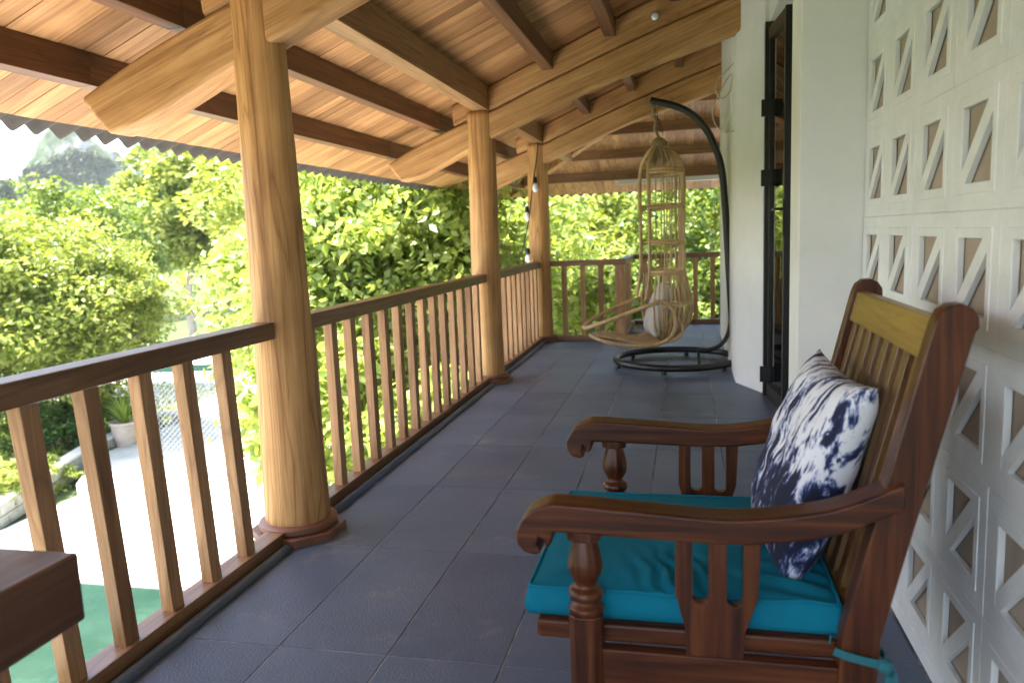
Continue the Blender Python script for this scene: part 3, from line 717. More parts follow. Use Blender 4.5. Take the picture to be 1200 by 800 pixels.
# tie strap knotted round the rear post
st = MB(); xb = post_x(.36)
loop = [(xb-.045, YN-.028, .392), (xb-.02, YN-.030, .384), (xb+.03, YN-.030, .374), (xb+.045, YN-.02, .372), (xb+.045, YN+.026, .372), (xb-.03, YN+.03, .385), (xb-.045, YN+.015, .392)]
pp = smooth_pts(loop, 6)
for i in range(len(pp)-1): st.bar(pp[i], pp[i+1]+(pp[i+1]-pp[i])*.15, .003, .016)
for off in ((.02, -.05), (.005, -.042)):
    tl = smooth_pts([(xb+.045, YN-.026, .372), (xb+.053+off[0]*.3, YN-.03, .35), (xb+.04+off[0], YN-.032, .31), (xb+.05+off[0], YN-.03, .31+off[1])], 6)
    for i in range(len(tl)-1): st.bar(tl[i], tl[i+1]+(tl[i+1]-tl[i])*.15, .004, .016, (1, 0, 0))
st.lathe([(.004, -.014), (.014, -.008), (.016, 0), (.012, .010), (.004, .014)], (xb+.045, YN-.028, .370), 10)
st.build('tie_strap', 'strap', cush, smooth=False)
# tie-dye throw pillow: local z up, x width, y thickness
pm = pillow_mesh(.43, .47, .14, 44, 44, .58, .012, 5.0, .085)
pm.v = [(x, z, y) for x, y, z in pm.v]
pil = pm.build('throw_pillow', 'tiedye', None, smooth=True)
tag(pil, 'navy and white tie-dye square pillow leaning in the armchair', 'pillow')
axu = Vector((.34, .0, .94)).normalized(); axw = Vector((.06, -1, -.12)); axw = (axw-axu*axw.dot(axu)).normalized(); axn = axu.cross(axw)
pil.matrix_world = Matrix(((axw.x, axn.x, axu.x, .268), (axw.y, axn.y, axu.y, 1.835), (axw.z, axn.z, axu.z, .658), (0, 0, 0, 1)))

# ------------------------------------------------------------------ blurred brown table in the foreground
tb = thing('side_table', (-1.28, .85, 0), 'dark brown wooden table with thick top beside the railing', 'table')
MB().box((-1.50, .30, .53), (-1.085, 1.125, .66)).build('table_top', 'table', tb, bevel=.006)
for x, y in ((-1.13, .86), (-1.13, .40), (-1.455, .86), (-1.455, .40)):
    MB().box((x-.035, y-.035, 0), (x+.035, y+.035, .5305)).build('leg', 'table', tb, bevel=.004)

# ------------------------------------------------------------------ hanging egg chair
EY = 7.0
st = thing('egg_chair_stand', (-.1, 6.95, 0), 'black steel stand with ring base and tall curved arm', 'stand')
ring = [(-.1+.53*math.cos(2*math.pi*k/48), 6.95+.53*math.sin(2*math.pi*k/48), .055) for k in range(48)]
MB().tube(ring, .030, 12, True).build('base_ring', 'black', st, smooth=True)
for a in (-100, -40, 20, 80, 140, 200):
    b = MB(); cx, cy = -.1+.53*math.cos(R(a)), 6.95+.53*math.sin(R(a)); b.lathe([(.020, 0), (.024, .004), (.018, .03), (.016, .04)], (cx, cy, 0), 12); b.build('foot', 'rubber', st)
pole = smooth_pts([(.425, EY, .06), (.402, EY, .22), (.385, EY, .45), (.352, EY, 1.0), (.325, EY, 1.45), (.30, EY, 1.70), (.255, EY, 1.86), (.19, EY, 2.01), (.10, EY, 2.13), (-.01, EY, 2.215), (-.14, EY, 2.27), (-.295, EY, 2.315)], 6)
MB().tube(pole, [.030]*len(pole), 14).build('arm', 'black', st, smooth=True)
br = smooth_pts([(.09, EY-.02, .125), (.2, EY-.02, .13), (.29, EY-.02, .17), (.345, EY-.02, .25), (.375, EY-.02, .36), (.385, EY, .46)], 6)
MB().tube(br, .019, 10).build('brace', 'black', st, smooth=True)
MB().tube([(.10, EY-.02, .125), (.10, EY-.02, .06), (.10, 6.43, .055)], .014, 8).build('brace', 'black', st, smooth=True)

fd = Vector((-.972, -.235, 0)); sd = Vector((.235, -.972, 0)); C0 = Vector((-.225, EY, 0))
def E3(f, s, z): return C0+fd*f+sd*s+Vector((0, 0, z))
PR = [(1.93, .03, .03), (1.90, .09, .09), (1.84, .155, .18), (1.76, .195, .25), (1.62, .21, .29), (1.40, .205, .30), (1.1, .20, .30), (.85, .205, .305), (.70, .235, .32), (.56, .275, .33), (.42, .265, .31), (.31, .20, .25), (.235, .09, .13), (.215, .02, .03)]
def prof(z):
    for i in range(len(PR)-1):
        if PR[i][0] >= z >= PR[i+1][0]:
            t = (PR[i][0]-z)/(PR[i][0]-PR[i+1][0]); t2 = t
            return PR[i][1]+(PR[i+1][1]-PR[i][1])*t2, PR[i][2]+(PR[i+1][2]-PR[i][2])*t2
    return .02, .02
def shell(a, z):
    b, s = prof(z); g = R(a); c = math.cos(g)
    f = -b*c if c > 0 else -(.19/.2)*b*c
    return E3(f, s*math.sin(g), z)
egg = thing('hanging_egg_chair', tuple(E3(0, 0, .2)), 'natural rattan egg chair hanging from the black stand', 'hanging chair')
angs = [-135, -98, -84, -70, -56, -43, -31, -20, -10, 0, 10, 20, 31, 43, 56, 70, 84, 98, 135]
for a in angs:
    edge = abs(a) > 130
    zs = [1.93, 1.9, 1.86, 1.8, 1.74, 1.66, 1.55, 1.4, 1.25, 1.1, .95, .85, .75, .66]
    if abs(a) <= 100: zs += [.56, .48, .40, .33, .27, .235]
    else: zs += [.60]
    pts = smooth_pts([shell(a, z) for z in zs], 3)
    b = MB(); b.tube(pts, .017 if edge else .0095 if abs(a) < 35 else .0060, 7)
    b.build('rib', 'rattan', egg, smooth=True)
for k in range(30):
    a = -118+k*236/29
    pts = smooth_pts([shell(a, z) for z in (.84, .74, .64, .56, .48, .40, .33, .27, .235)], 3)
    MB().tube(pts, .0075, 6).build('basket_rod', 'rattan', egg, smooth=True)
for z, r in ((1.70, .012), (1.40, .009), (1.09, .009), (.83, .010), (.56, .010)):
    for dz in (-.012, .012):
        b = MB(); b.tube([shell(a, z+dz) for a in range(-135 if z > .6 else -104, 136 if z > .6 else 105, 9)], r, 7); b.build('band', 'rattan', egg, smooth=True)
# seat pan rods, rims
for k in range(13):
    s = -.27+.54*k/12; q = math.sqrt(max(.02, 1-(s/.31)**2)); 
    pts = smooth_pts([E3(-.22*q, s*.95, .42), E3(-.12, s, .285), E3(.03, s, .225), E3(.22, s, .215), E3(.26+.36*q, s*.92, .275+.02*q)], 6)
    MB().tube(pts, .008, 7).build('seat_rod', 'rattan', egg, smooth=True)
for zt2_, f1, zz, rr in ((.58, .70, .355, .018), (.27, .645, .285, .016)):
    pts = []
    for k in range(25):
        a = math.pi*k/24; s = .33*math.cos(a); f = .10+(f1-.10)*math.sin(a)**.9; z = zt2_+(zz-zt2_)*math.sin(a)**1.1
        if zt2_ < .4: z = .215+.07*math.sin(a)**3
        pts.append(E3(f, s, z))
    MB().tube(pts, rr, 9).build('seat_rim', 'rattan', egg, smooth=True)
for s in (1, -1):
    pts = smooth_pts([E3(.13, s*.305, .60), E3(.05, s*.33, .585), E3(-.02, s*.34, .53), E3(-.05, s*.345, .42), E3(-.03, s*.335, .31), E3(.05, s*.32, .24), E3(.15, s*.30, .215)], 6)
    MB().tube(pts, .017, 9).build('arm_hoop', 'rattan', egg, smooth=True)
b = MB()
b.lathe([(.05, 1.77), (.09, 1.80), (.10, 1.84), (.078, 1.89), (.065, 1.93), (.07, 1.955), (.045, 1.985), (.012, 2.0)], (C0.x, C0.y, 0), 18); b.build('rope_binding', 'rope', egg, smooth=True)
for s in (-.5, -.25, 0, .25, .5):
    b = MB(); b.tube(smooth_pts([E3(.02+.1*math.cos(s*2), .30*s, 1.72+.08*(1-abs(s))), E3(.06, .2*s, 1.82), E3(0, .05*s, 1.93)], 5), .022, 8); b.build('rope_binding', 'rope', egg, smooth=True)
b = MB(); hx = Vector((-.285, EY, 2.30)); kn = Vector((C0.x-.012, EY, 1.97))
pts = [hx.lerp(kn, t/12)+Vector((.012*math.sin(t*1.3), .012*math.cos(t*1.3), 0)) for t in range(13)]
b.tube(pts, .013, 8); b.build('rope', 'rope', egg, smooth=True)
for k in range(9):
    c = hx.lerp(Vector((C0.x+.035, EY, 2.02)), (k+.5)/9); b = MB(); L = []
    for q in range(14):
        a = 2*math.pi*q/14; e = Vector((math.cos(a)*.011, 0, math.sin(a)*.021)) if k % 2 else Vector((0, math.cos(a)*.011, math.sin(a)*.021))
        L.append(c+e)
    b.tube(L, .0035, 6, True); b.build('chain_link', 'black', egg, smooth=True)
ep = pillow_mesh(.44, .50, .17, 24, 24, .62, .012, 2.0, .05); eo = ep.build('chair_pillow', 'grey_cloth', None, smooth=True)
tag(eo, 'light grey pillow lying in the rattan egg chair', 'pillow')
au = (Vector((0, 0, 1))*.93-fd*.33).normalized(); aw = sd; an = aw.cross(au)
pc = E3(.02, .02, .50)
eo.matrix_world = Matrix(((aw.x, au.x, an.x, pc.x), (aw.y, au.y, an.y, pc.y), (aw.z, au.z, an.z, pc.z), (0, 0, 0, 1)))

# ------------------------------------------------------------------ string lights, cable, spot, tube lamp
sg = thing('string_lights', (-1.56, 8.36, 2.2), 'black cable with hanging white bulbs in front of the far log column', 'string lights')
wpts = smooth_pts([(-1.555, 8.37, 2.22), (-1.565, 8.345, 2.05), (-1.60, 8.33, 1.85), (-1.64, 8.33, 1.6), (-1.69, 8.33, 1.3), (-1.76, 8.33, 1.05), (-1.80, 8.34, .93), (-1.68, 8.36, .905)], 5)
MB().tube(wpts, .007, 7).build('wire', 'rubber', sg, smooth=True)
for (x, y, z), fx in (((-1.592, 8.322, 1.76), -1.575), ((-1.692, 8.322, 1.455), -1.64), ((-1.70, 8.335, 1.00), -1.77)):
    b = MB(); b.tube([(fx-.03, 8.33, z+.09), (x, y, z+.05)], .005, 6); b.lathe([(.012, .055), (.022, .05), (.024, .0), (.02, -.012)], (x, y, z), 14); so_ = b.build('socket', 'rubber', sg, smooth=True)
    b = MB(); b.lathe([(.016, -.008), (.024, -.03), (.033, -.06), (.030, -.085), (.016, -.102), (.004, -.106)], (x, y, z), 18); b.build('bulb', 'bulb', so_, smooth=True)
cb = MB(); cb.tube(smooth_pts([(.36, 6.30, 2.43), (.30, 6.22, 2.36), (.24, 6.2, 2.30), (.22, 6.2, 2.22), (.27, 6.2, 2.16), (.33, 6.25, 2.22), (.345, 6.28, 2.35), (.27, 6.24, 2.24), (.20, 6.2, 2.08), (.23, 6.2, 1.96), (.30, 6.24, 1.92), (.362, 6.3, 1.93)], 6), .004, 6)
tag(cb.build('loose_cable', 'cable', None, smooth=True), 'thin loose cable looped on the white pier under the beam', 'cable')
sp = thing('spot_lamp', (-.21, 6.02, 2.755), 'small silver spot lamp fixed to the curved beam', 'lamp')
b = MB(); b.tube([(-.21, 6.05, 2.755), (-.21, 5.985, 2.755)], .030, 16); b.build('housing', 'steel', sp, smooth=False)
b = MB(); b.tube([(-.21, 5.985, 2.755), (-.212, 5.955, 2.735), (-.213, 5.93, 2.72)], [.024, .028, .016], 14); b.build('lens', 'bulb', sp, smooth=True)
tl = thing('tube_lamp', (-.28, 11.36, Zf(11.4)-.13), 'unlit fluorescent tube fixed along the roof purlin above the end railing', 'lamp')
MB().box((-1.0, 11.355, Zf(11.42)-.150), (1.3, 11.395, Zf(11.42)-.1145)).build('batten', 'tube', tl, bevel=.003)
MB().tube([(-.97, 11.365, Zf(11.42)-.168), (1.27, 11.365, Zf(11.42)-.168)], .015, 10).build('tube', 'bulb', tl, smooth=True)

# ------------------------------------------------------------------ the garden below
GZ = -3.0
rng = np.random.default_rng(11)
def ground_h(x, y):
    d = math.hypot(x, y); az = math.degrees(math.atan2(x, y))
    t = max(0, d-34); left = min(1, max(0, (az+44)/12)); left = left*left*(3-2*left)
    slope = .012+.118*left
    h = slope*t*(1-math.exp(-t/25)) if d < 150 else slope*116*(1-math.exp(-116/25.0))
    return GZ-.04+h+1.5*noise.noise(Vector((x*.03, y*.03, 1)))*min(1, t/30)
vs, fs = [], []; rs = [.01, 6, 14, 22, 30, 34, 38, 44, 52, 60, 70, 80, 92, 105, 118, 132, 150, 200, 300, 420, 560]; na = 96
for r in rs:
    for k in range(na):
        a = 2*math.pi*k/na; x, y = r*math.sin(a), r*math.cos(a); vs.append((x, y, ground_h(x, y) if r < 250 else GZ-.04))
for i in range(len(rs)-1):
    for k in range(na): fs.append((i*na+k, i*na+(k+1) % na, (i+1)*na+(k+1) % na, (i+1)*na+k))
g = MB().add(vs, fs).build('ground', 'terrain', None, smooth=True, fix=False); struct(g, 'wooded ground rising to the hills', 'ground')
# patio, step, pool, court
def sheet(name, poly, z0, z1, mat, lab, cat, bev=0):
    o = MB().prism(poly, 'Z', z0, z1).build(name, mat, None, bevel=bev); struct(o, lab, cat); return o
sheet('patio', [(-10.15, 7.92), (-2.2, 7.95), (-2.2, 10.85), (-10.35, 10.95), (-10.32, 9.2)], GZ-.2, GZ+.02, 'concrete', 'bright sunlit concrete patio by the pool', 'patio')
sheet('patio_step', [(-10.45, 10.95), (-2.2, 10.85), (-2.2, 17.2), (-11.75, 17.0), (-11.45, 12.6)], GZ-.2, GZ+.19, 'concrete', 'raised pale concrete platform one step above the patio', 'platform', .02)
sheet('added_bounce_slab', [(-2.18, 9.6), (9, 9.6), (9, 18), (-2.18, 17.2)], GZ-.2, GZ+.12, 'concrete', 'added pale slab bouncing light into the far end of the veranda', 'yard')  # added slab, pale to bounce sunlight into the dim far end
sheet('court', [(-22, 17.25), (-2.2, 17.3), (-4, 27), (-19, 29)], GZ-.2, GZ+.10, 'concrete', 'pale concrete court behind the wire fence', 'court')
sheet('patio_edge', [(-13, 1.0), (-10.2, 1.0), (-10.15, 7.9), (-13, 7.9)], GZ-.2, GZ+.02, 'concrete', 'pale paving strip beside the pool', 'paving')
sheet('terrace', [(-5.28, -9), (-1.36, -9), (-1.36, 7.93), (-5.28, 7.93)], GZ-.2, GZ+.02, 'concrete', 'added pale concrete strip by the house, bouncing sunlight up under the roof', 'terrace')  # paving enlarged towards the house to bounce sun onto the ceiling
sheet('water', [(-10.18, 1.0), (-5.3, 1.0), (-5.3, 7.90), (-10.13, 7.87)], GZ-.4, GZ-.012, 'water', 'green pool water below the veranda', 'water')
# low block kerb wall with separate blocks
kw = thing('kerb_wall', (-10.9, 10.9, GZ), 'low grey concrete block kerb wall edging the garden bed', 'wall')
def kerb(p, q, courses=2, L=.42, H=.185, T=.20):
    p, q = Vector(p), Vector(q); d = q-p; n = max(1, int(d.length/L)); u = d.normalized(); s = Vector((-u.y, u.x))
    for c in range(courses):
        for k in range(n+1):
            a = (k-(.5 if c % 2 else 0))*L; e = min(a+L-.012, d.length); a = max(a, 0)
            if e-a < .06: continue
            P = [p+u*a, p+u*e, p+u*e+s*T, p+u*a+s*T]; z = GZ-.02+c*(H+.01)
            MB().hexa([(v.x, v.y, z) for v in P], [(v.x, v.y, z+H) for v in P]).build('block', 'greyblock', kw, bevel=.008)
    z = GZ-.02+courses*(H+.01); e = d.length
    P = [p-s*.02, p+u*e-s*.02, p+u*e+s*(T+.02), p+s*(T+.02)]
    MB().hexa([(v.x, v.y, z-.004) for v in P], [(v.x, v.y, z+.06) for v in P]).build('coping', 'concrete', kw, bevel=.008)
kerb((-9.7, 7.3), (-10.35, 9.2)); kerb((-10.36, 9.22), (-11.47, 12.5)); kerb((-11.48, 12.55), (-11.95, 15.4))
kerb((-11.1, 15.5), (-11.9, 15.42))

def leaf_quads(P, size, nrm=None, elong=1.7, jitter=.35, droop=.0):
    """P: (n,3) leaf base positions; folded diamond leaves of two quads sharing the midrib"""
    n = len(P)
    d = rng.normal(size=(n, 3)); d[:, 2] = d[:, 2]*.55-droop; d /= np.linalg.norm(d, axis=1, keepdims=True)
    a = rng.normal(size=(n, 3)); a[:, 2] += 1.2; sidev = np.cross(d, a); sidev /= np.linalg.norm(sidev, axis=1, keepdims=True)+1e-9
    nv = np.cross(sidev, d); s = (size*np.exp(jitter*1.2*rng.uniform(-1, .8, n)))[:, None]
    L = s*elong
    base = P; tip = P+d*L-np.array([0, 0, .12])*L*droop; m1 = P+d*L*.45+sidev*s*.5+nv*s*.10; m2 = P+d*L*.45-sidev*s*.5+nv*s*.10
    V = np.stack([base, m1, tip, m2], 1).reshape(-1, 3)
    i = np.arange(n)*4
    T = np.concatenate([np.stack([i, i+1, i+2], 1), np.stack([i, i+2, i+3], 1)])
    return V, T
def crown_pts(c, rad, n, clumps, spread=.28, hollow=.45):
    c, rad = np.array(c), np.array(rad)
    q = rng.normal(size=(clumps, 3)); q /= np.linalg.norm(q, axis=1, keepdims=True)
    q *= (hollow+(1-hollow)*rng.uniform(0, 1, (clumps, 1)))**.6
    k = rng.integers(0, clumps, n); sz = rng.uniform(.5, 1.25, clumps)
    e = rng.normal(size=(n, 3)); e /= np.linalg.norm(e, axis=1, keepdims=True)
    e *= rng.uniform(.25, 1, (n, 1))**.5
    p = q[k]+e*spread*sz[k][:, None]*np.array([1, 1, .75])
    return c+p*rad, c+q*rad
def limb_tubes(mb, base, hubs, r0, h0):
    base = Vector(base)
    for hpt in hubs:
        hp = Vector(hpt); st_ = base+Vector((0, 0, h0*rnd.uniform(.55, 1)))
        mid = st_.lerp(hp, .5)+Vector((rnd.uniform(-.2, .2), rnd.uniform(-.2, .2), rnd.uniform(0, .3)))
        mb.tube(smooth_pts([st_, mid, hp], 4), [r0*(1-.85*t/8) for t in range(9)], 6)
def tree(name, base, crowns, size, mat, lab, cat='tree', group=None, trunk_r=.12, bark='bark', n=9000, clumps=60, spread=.28, droop=.3, elong=1.8, lean=(0, 0)):
    t = thing(name, base, lab, cat, group)
    top = crowns[0][0]
    mb = MB(); bz = Vector(base); tp = Vector((top[0]+lean[0], top[1]+lean[1], top[2]))
    pts = smooth_pts([bz+Vector((0, 0, -.1)), bz.lerp(tp, .35)+Vector((rnd.uniform(-.25, .25), rnd.uniform(-.25, .25), 0)), bz.lerp(tp, .7)+Vector((rnd.uniform(-.25, .25), rnd.uniform(-.25, .25), 0)), tp], 5)
    mb.tube(pts, [trunk_r*(1.25-1.05*i/(len(pts)-1)) for i in range(len(pts))], 9)
    V, T, off = [], [], 0
    for c, rad, frac in crowns:
        p, hubs = crown_pts(c, rad, int(n*frac), max(6, int(clumps*frac)), spread)
        limb_tubes(mb, bz.lerp(Vector(c), .5), hubs[:9], trunk_r*.38, (c[2]-base[2])*.3)
        v, q = leaf_quads(p, size, elong=elong, droop=droop); V.append(v); T.append(q+off); off += len(v)
    mb.build('trunk', bark, t, smooth=True)
    me = npmesh('crown', np.concatenate(V), np.concatenate(T), 3); link('crown', me, mat, t)
    return t
def at_dir(px, py, dist):           # a point on the line through a pixel at a horizontal distance
    d = rt*((px-600)/F_PX)-up*((py-400)/F_PX)+fw; k = dist/math.hypot(d.x, d.y); return Vector((d.x*k, d.y*k, EYE+d.z*k))
# near garden trees on the left
def T(px, py, dist, rx, rz, name, mat, lab, n, size, clumps=70, group='garden trees', extra=(), **kw):
    c = at_dir(px, py, dist); base = (c.x, c.y, ground_h(c.x, c.y))
    cr = [((c.x, c.y, c.z), (rx, rx, rz), 1.0)]
    for ex, ez, er, ef in extra:
        q = at_dir(px+ex, py+ez, dist+rnd.uniform(-1, 1)); cr.append(((q.x, q.y, q.z), (er, er, er*.85), ef))
    return tree(name, base, cr, size, mat, lab, n=n, clumps=clumps, group=group, **kw)
T(40, 355, 18.6, 2.3, 1.9, 'garden_tree', 'leaf_a', 'dense yellow-green small-leaved tree behind the block kerb', 26000, .065, 110, extra=((80, 10, 1.5, .6), (-70, -10, 2.0, .7), (20, 75, 1.6, .4)), trunk_r=.10, bark='bark_pale')
T(105, 300, 25, 1.9, 1.9, 'garden_tree', 'leaf_b', 'darker green tree behind the yellow-green tree', 16000, .09, 80, extra=((-60, -10, 2.0, .6),))
T(215, 240, 34, 2.4, 2.5, 'garden_tree', 'leaf_a', 'tall slender pale tree beyond the wire fence', 20000, .13, 90, trunk_r=.16, bark='bark_pale', extra=((40, -10, 2.6, .6), (-35, 20, 2.2, .4)))
T(328, 300, 27, 1.6, 2.8, 'garden_tree', 'leaf_b', 'leafy tree seen beside the thickest log column', 16000, .10, 80)
# broad-leaved tree right outside the long railing
T(430, 300, 11.5, 1.9, 1.55, 'broadleaf_tree', 'leaf_c', 'broad-leaved tree with large drooping leaves outside the long railing', 19000, .078, 150, extra=((70, 50, 1.5, .9), (-70, 50, 1.4, .6), (30, -40, 1.5, .5), (0, 130, 1.8, .8), (90, 120, 1.6, .6)), trunk_r=.10, elong=1.7, droop=.55, spread=.34)
T(420, 235, 17, 2.8, 2.3, 'garden_tree', 'leaf_a', 'bright yellow-green tree rising behind the broad-leaved tree', 24000, .085, 110, extra=((130, 10, 2.4, .8), (-70, 10, 2.2, .5)))
T(400, 480, 9.3, .9, .9, 'broadleaf_shrub', 'leaf_c', 'low broad-leaved shrub hanging over the patio below the long railing', 1500, .10, 40, group=None, extra=((-60, 20, .7, .5), (70, 0, .9, .7)), elong=1.8, droop=.6, trunk_r=.04)
T(600, 330, 14, 1.7, 2.0, 'broadleaf_tree', 'leaf_c', 'broad-leaved tree behind the far log column', 10500, .082, 100, elong=1.7, droop=.5, trunk_r=.09, extra=((10, 90, 1.6, .7),))
T(690, 300, 22, 3.0, 1.9, 'garden_tree', 'leaf_a', 'bright tree beyond the short cross railing', 20000, .11, 90, extra=((80, 10, 2.4, .6), (0, 70, 2.6, .7)))
T(825, 300, 18, 1.9, 2.4, 'garden_tree', 'leaf_b', 'darker small-leaved tree beyond the end railing', 16000, .085, 80, extra=((20, 60, 1.8, .7), (-30, 70, 1.8, .6)))
T(905, 310, 20, 2.4, 2.4, 'garden_tree', 'leaf_a', 'tree beyond the end railing half hidden by the white pier', 9000, .11, 60)
# large leaved climber behind the short cross railing
c = Vector((-1.25, 9.25, 0))
t = tree('climber', (-1.3, 9.75, GZ), [((-1.3, 9.75, .10), (.55, .42, .62), 1.0), ((-1.0, 9.6, -.2), (.45, .35, .45), .5), ((-1.2, 9.7, -1.4), (.5, .4, 1.0), .5)], .115, 'leaf_c', 'large-leaved climbing shrub just behind the short cross railing', 'shrub', n=520, clumps=40, trunk_r=.04, droop=.5, elong=1.25, spread=.4)
# shrubs in the bed
for i, (px, py, dd, rx, rz, lab, mt, n) in enumerate(((75, 515, 18.2, .85, .6, 'dark green rounded shrub in the bed between kerb wall and trees', 'leaf_d', 5200),
                                    (112, 505, 19.2, .9, .7, 'dark shrub beside the potted fern', 'leaf_d', 4200),
                                    (20, 490, 18.5, .9, .6, 'loose green shrub below the yellow-green tree', 'leaf_b', 4200),
                                    (35, 575, 15.9, .8, .30, 'low yellow-green ground plants behind the block kerb', 'leaf_a', 4200),
                                    (-30, 570, 15.2, .9, .5, 'low bushy plants at the outer end of the bed', 'leaf_a', 3500))):
    c = at_dir(px, py, dd); tree('shrub', (c.x, c.y, ground_h(c.x, c.y)), [((c.x, c.y, max(c.z, GZ+rz*.8)), (rx, rx, rz), 1.0)], .055, mt, lab, 'shrub', n=n, clumps=50, trunk_r=.02, droop=.2)
def strappy(name, base, n, L, wd, mat, lab, cat, parent=None, up_=1.0):
    vs, fs = [], []
    for k in range(n):
        a = rnd.uniform(0, 2*math.pi); el = R(rnd.uniform(35, 82)); l = L*rnd.uniform(.7, 1.1); dirh = Vector((math.cos(a), math.sin(a), 0)); sv = Vector((-math.sin(a), math.cos(a), 0))
        o = len(vs); m = 7
        for i in range(m+1):
            s = i/m; p = Vector(base)+dirh*(l*s*math.cos(el)+.12*l*s*s)+Vector((0, 0, l*s*math.sin(el)*up_-.42*l*s*s*s))
            ww = wd*(1-s**1.6)*.5*(.55+.9*min(1, s*3)*.5)
            vs += [p+sv*ww, p-Vector((0, 0, ww*.35)), p-sv*ww]
        for i in range(m):
            b = o+i*3; fs += [(b, b+1, b+4, b+3), (b+1, b+2, b+5, b+4)]
    return MB().add(vs, fs), lab, cat
def strap_plant(px, py, dd, n, L, wd, lab):
    c = at_dir(px, py, dd); z = ground_h(c.x, c.y)+.02
    t = thing('agave_plant', (c.x, c.y, z), lab, 'plant')
    mb, _, _ = strappy('leaf', (c.x, c.y, z), n, L, wd, 'leaf_y', lab, 'plant')
    mb.build('foliage', 'leaf_y', t, smooth=True, fix=False)
    MB().lathe([(.05, -.05), (.07, 0), (.05, .08), (.02, .12)], (c.x, c.y, z), 8).build('stem', 'bark', t)
strap_plant(22, 545, 16.2, 26, 1.25, .12, 'big yellow-green strappy plant behind the block kerb')
strap_plant(-25, 520, 15.6, 26, 1.35, .12, 'pale strappy plant with arching leaves at the bed edge')
strap_plant(62, 500, 17.6, 18, .8, .08, 'small strappy plant in front of the dark shrubs')
# potted fern
pb_ = Vector((-11.45, 13.45, GZ+.17)); pt = thing('potted_plant', tuple(pb_), 'pale clay pot with an upright yellow-green fern on the platform', 'plant')
MB().lathe([(.17, 0), (.20, .02), (.25, .30), (.27, .44), (.30, .47), (.30, .52), (.26, .52), (.25, .46), (.02, .45)], tuple(pb_), 24).build('pot', 'pot', pt, smooth=False, bevel=.004)
mb, _, _ = strappy('leaf', tuple(pb_+Vector((0, 0, .44))), 46, .85, .07, None, None, None, up_=1.15); mb.build('foliage', 'leaf_y', pt, smooth=True, fix=False)
# wire fence
fe = thing('wire_fence', (-7.3, 12.0, GZ+.18), 'chain-link wire fence with green top band on the raised platform', 'fence')
fa, fb = Vector((-9.1, 11.4, GZ+.18)), Vector((-2.35, 12.65, GZ+.18)); FH = 1.95
fu = (fb-fa).normalized(); FL = (fb-fa).length
wm = MB(); sp_ = .095; nW = int((FL+FH)/sp_)
for k in range(nW):
    for sgn in (1, -1):
        s0 = k*sp_-(FH if sgn > 0 else 0); s1 = s0+sgn*FH
        if sgn < 0: s0, s1 = k*sp_, k*sp_-FH
        z0, z1 = 0.0, FH
        for (lo, hi) in ((0, FL),):
            def clip(s0, s1):
                t0_, t1_ = 0.0, 1.0; dd = s1-s0
                ta, tb_ = sorted(((0-s0)/dd, (FL-s0)/dd)); return max(0, ta), min(1, tb_)
            ta, tb_ = clip(s0, s1)
            if tb_-ta < .02: continue
            P = fa+fu*(s0+(s1-s0)*ta)+Vector((0, 0, FH*ta+.03)); Q = fa+fu*(s0+(s1-s0)*tb_)+Vector((0, 0, FH*tb_+.03)); wm.tube([P, Q], .0055, 4)
wmo = wm.build('wire_mesh', 'wire', fe, fix=False); wmo['kind'] = 'stuff'
for k in range(4):
    p = fa+fu*FL*k/3; MB().tube([p, p+Vector((0, 0, FH+.1))], .03, 10).build('post', 'wire', fe, smooth=True)
MB().bar(fa+Vector((0, -.02, FH+.02)), fb+Vector((0, -.02, FH+.02)), .03, .12).build('top_band', 'green', fe, bevel=.004)
# stone retaining wall beyond the court
rw = MB()
pA, pB = at_dir(150, 372, 44), at_dir(330, 366, 46); zA = ground_h(pA.x, pA.y)
d_ = Vector((pB.x-pA.x, pB.y-pA.y)).normalized(); s_ = Vector((-d_.y, d_.x))*.4
P = [Vector((pA.x, pA.y)), Vector((pB.x, pB.y)), Vector((pB.x, pB.y))+s_, Vector((pA.x, pA.y))+s_]
rw.hexa([(v.x, v.y, zA-1.5) for v in P], [(v.x, v.y, pA.z) for v in P])
tag(rw.build('retaining_wall', 'greyblock', None, bevel=.03), 'distant low grey stone wall below the meadow', 'wall')
md = []
q1, q2, q3, q4 = at_dir(140, 372, 44.6), at_dir(335, 366, 46.6), at_dir(320, 335, 64), at_dir(165, 338, 62)
mo = MB().hexa([(q.x, q.y, q.z-2.5) for q in (q1, q2, q3, q4)], [(q.x, q.y, q.z-.05) for q in (q1, q2, q3, q4)]).build('meadow', 'meadow', None); struct(mo, 'light green meadow terrace above the stone wall', 'meadow')

# forest on the slopes: one mass
V, Tq, off = [], [], 0
cnt = 0
for k in range(5200):
    az = R(rnd.uniform(-62, 32)); d = 40+118*rnd.random()**.85; x, y = d*math.sin(az), d*math.cos(az); z = ground_h(x, y)
    dx, dy = at_dir(235, 350, d).x, at_dir(235, 350, d).y
    if 42 < d < 66 and math.hypot(x-dx, y-dy) < 5.5: continue
    hgt = rnd.uniform(3.0, 6.5); rad = rnd.uniform(1.2, 2.4); n = int(95 if d < 90 else 60)
    p, _ = crown_pts((x, y, z+hgt*.62), (rad, rad, hgt*.42), n, 12, .38, .5)
    v, q = leaf_quads(p, (.34 if d < 70 else .48), elong=1.5); V.append(v); Tq.append(q+off); off += len(v); cnt += 1
me = npmesh('forest', np.concatenate(V), np.concatenate(Tq), 3); fo = link('forest', me, 'leaf_f')
tag(fo, 'mass of bright green woodland covering the slopes behind the garden', 'forest', kind='stuff')

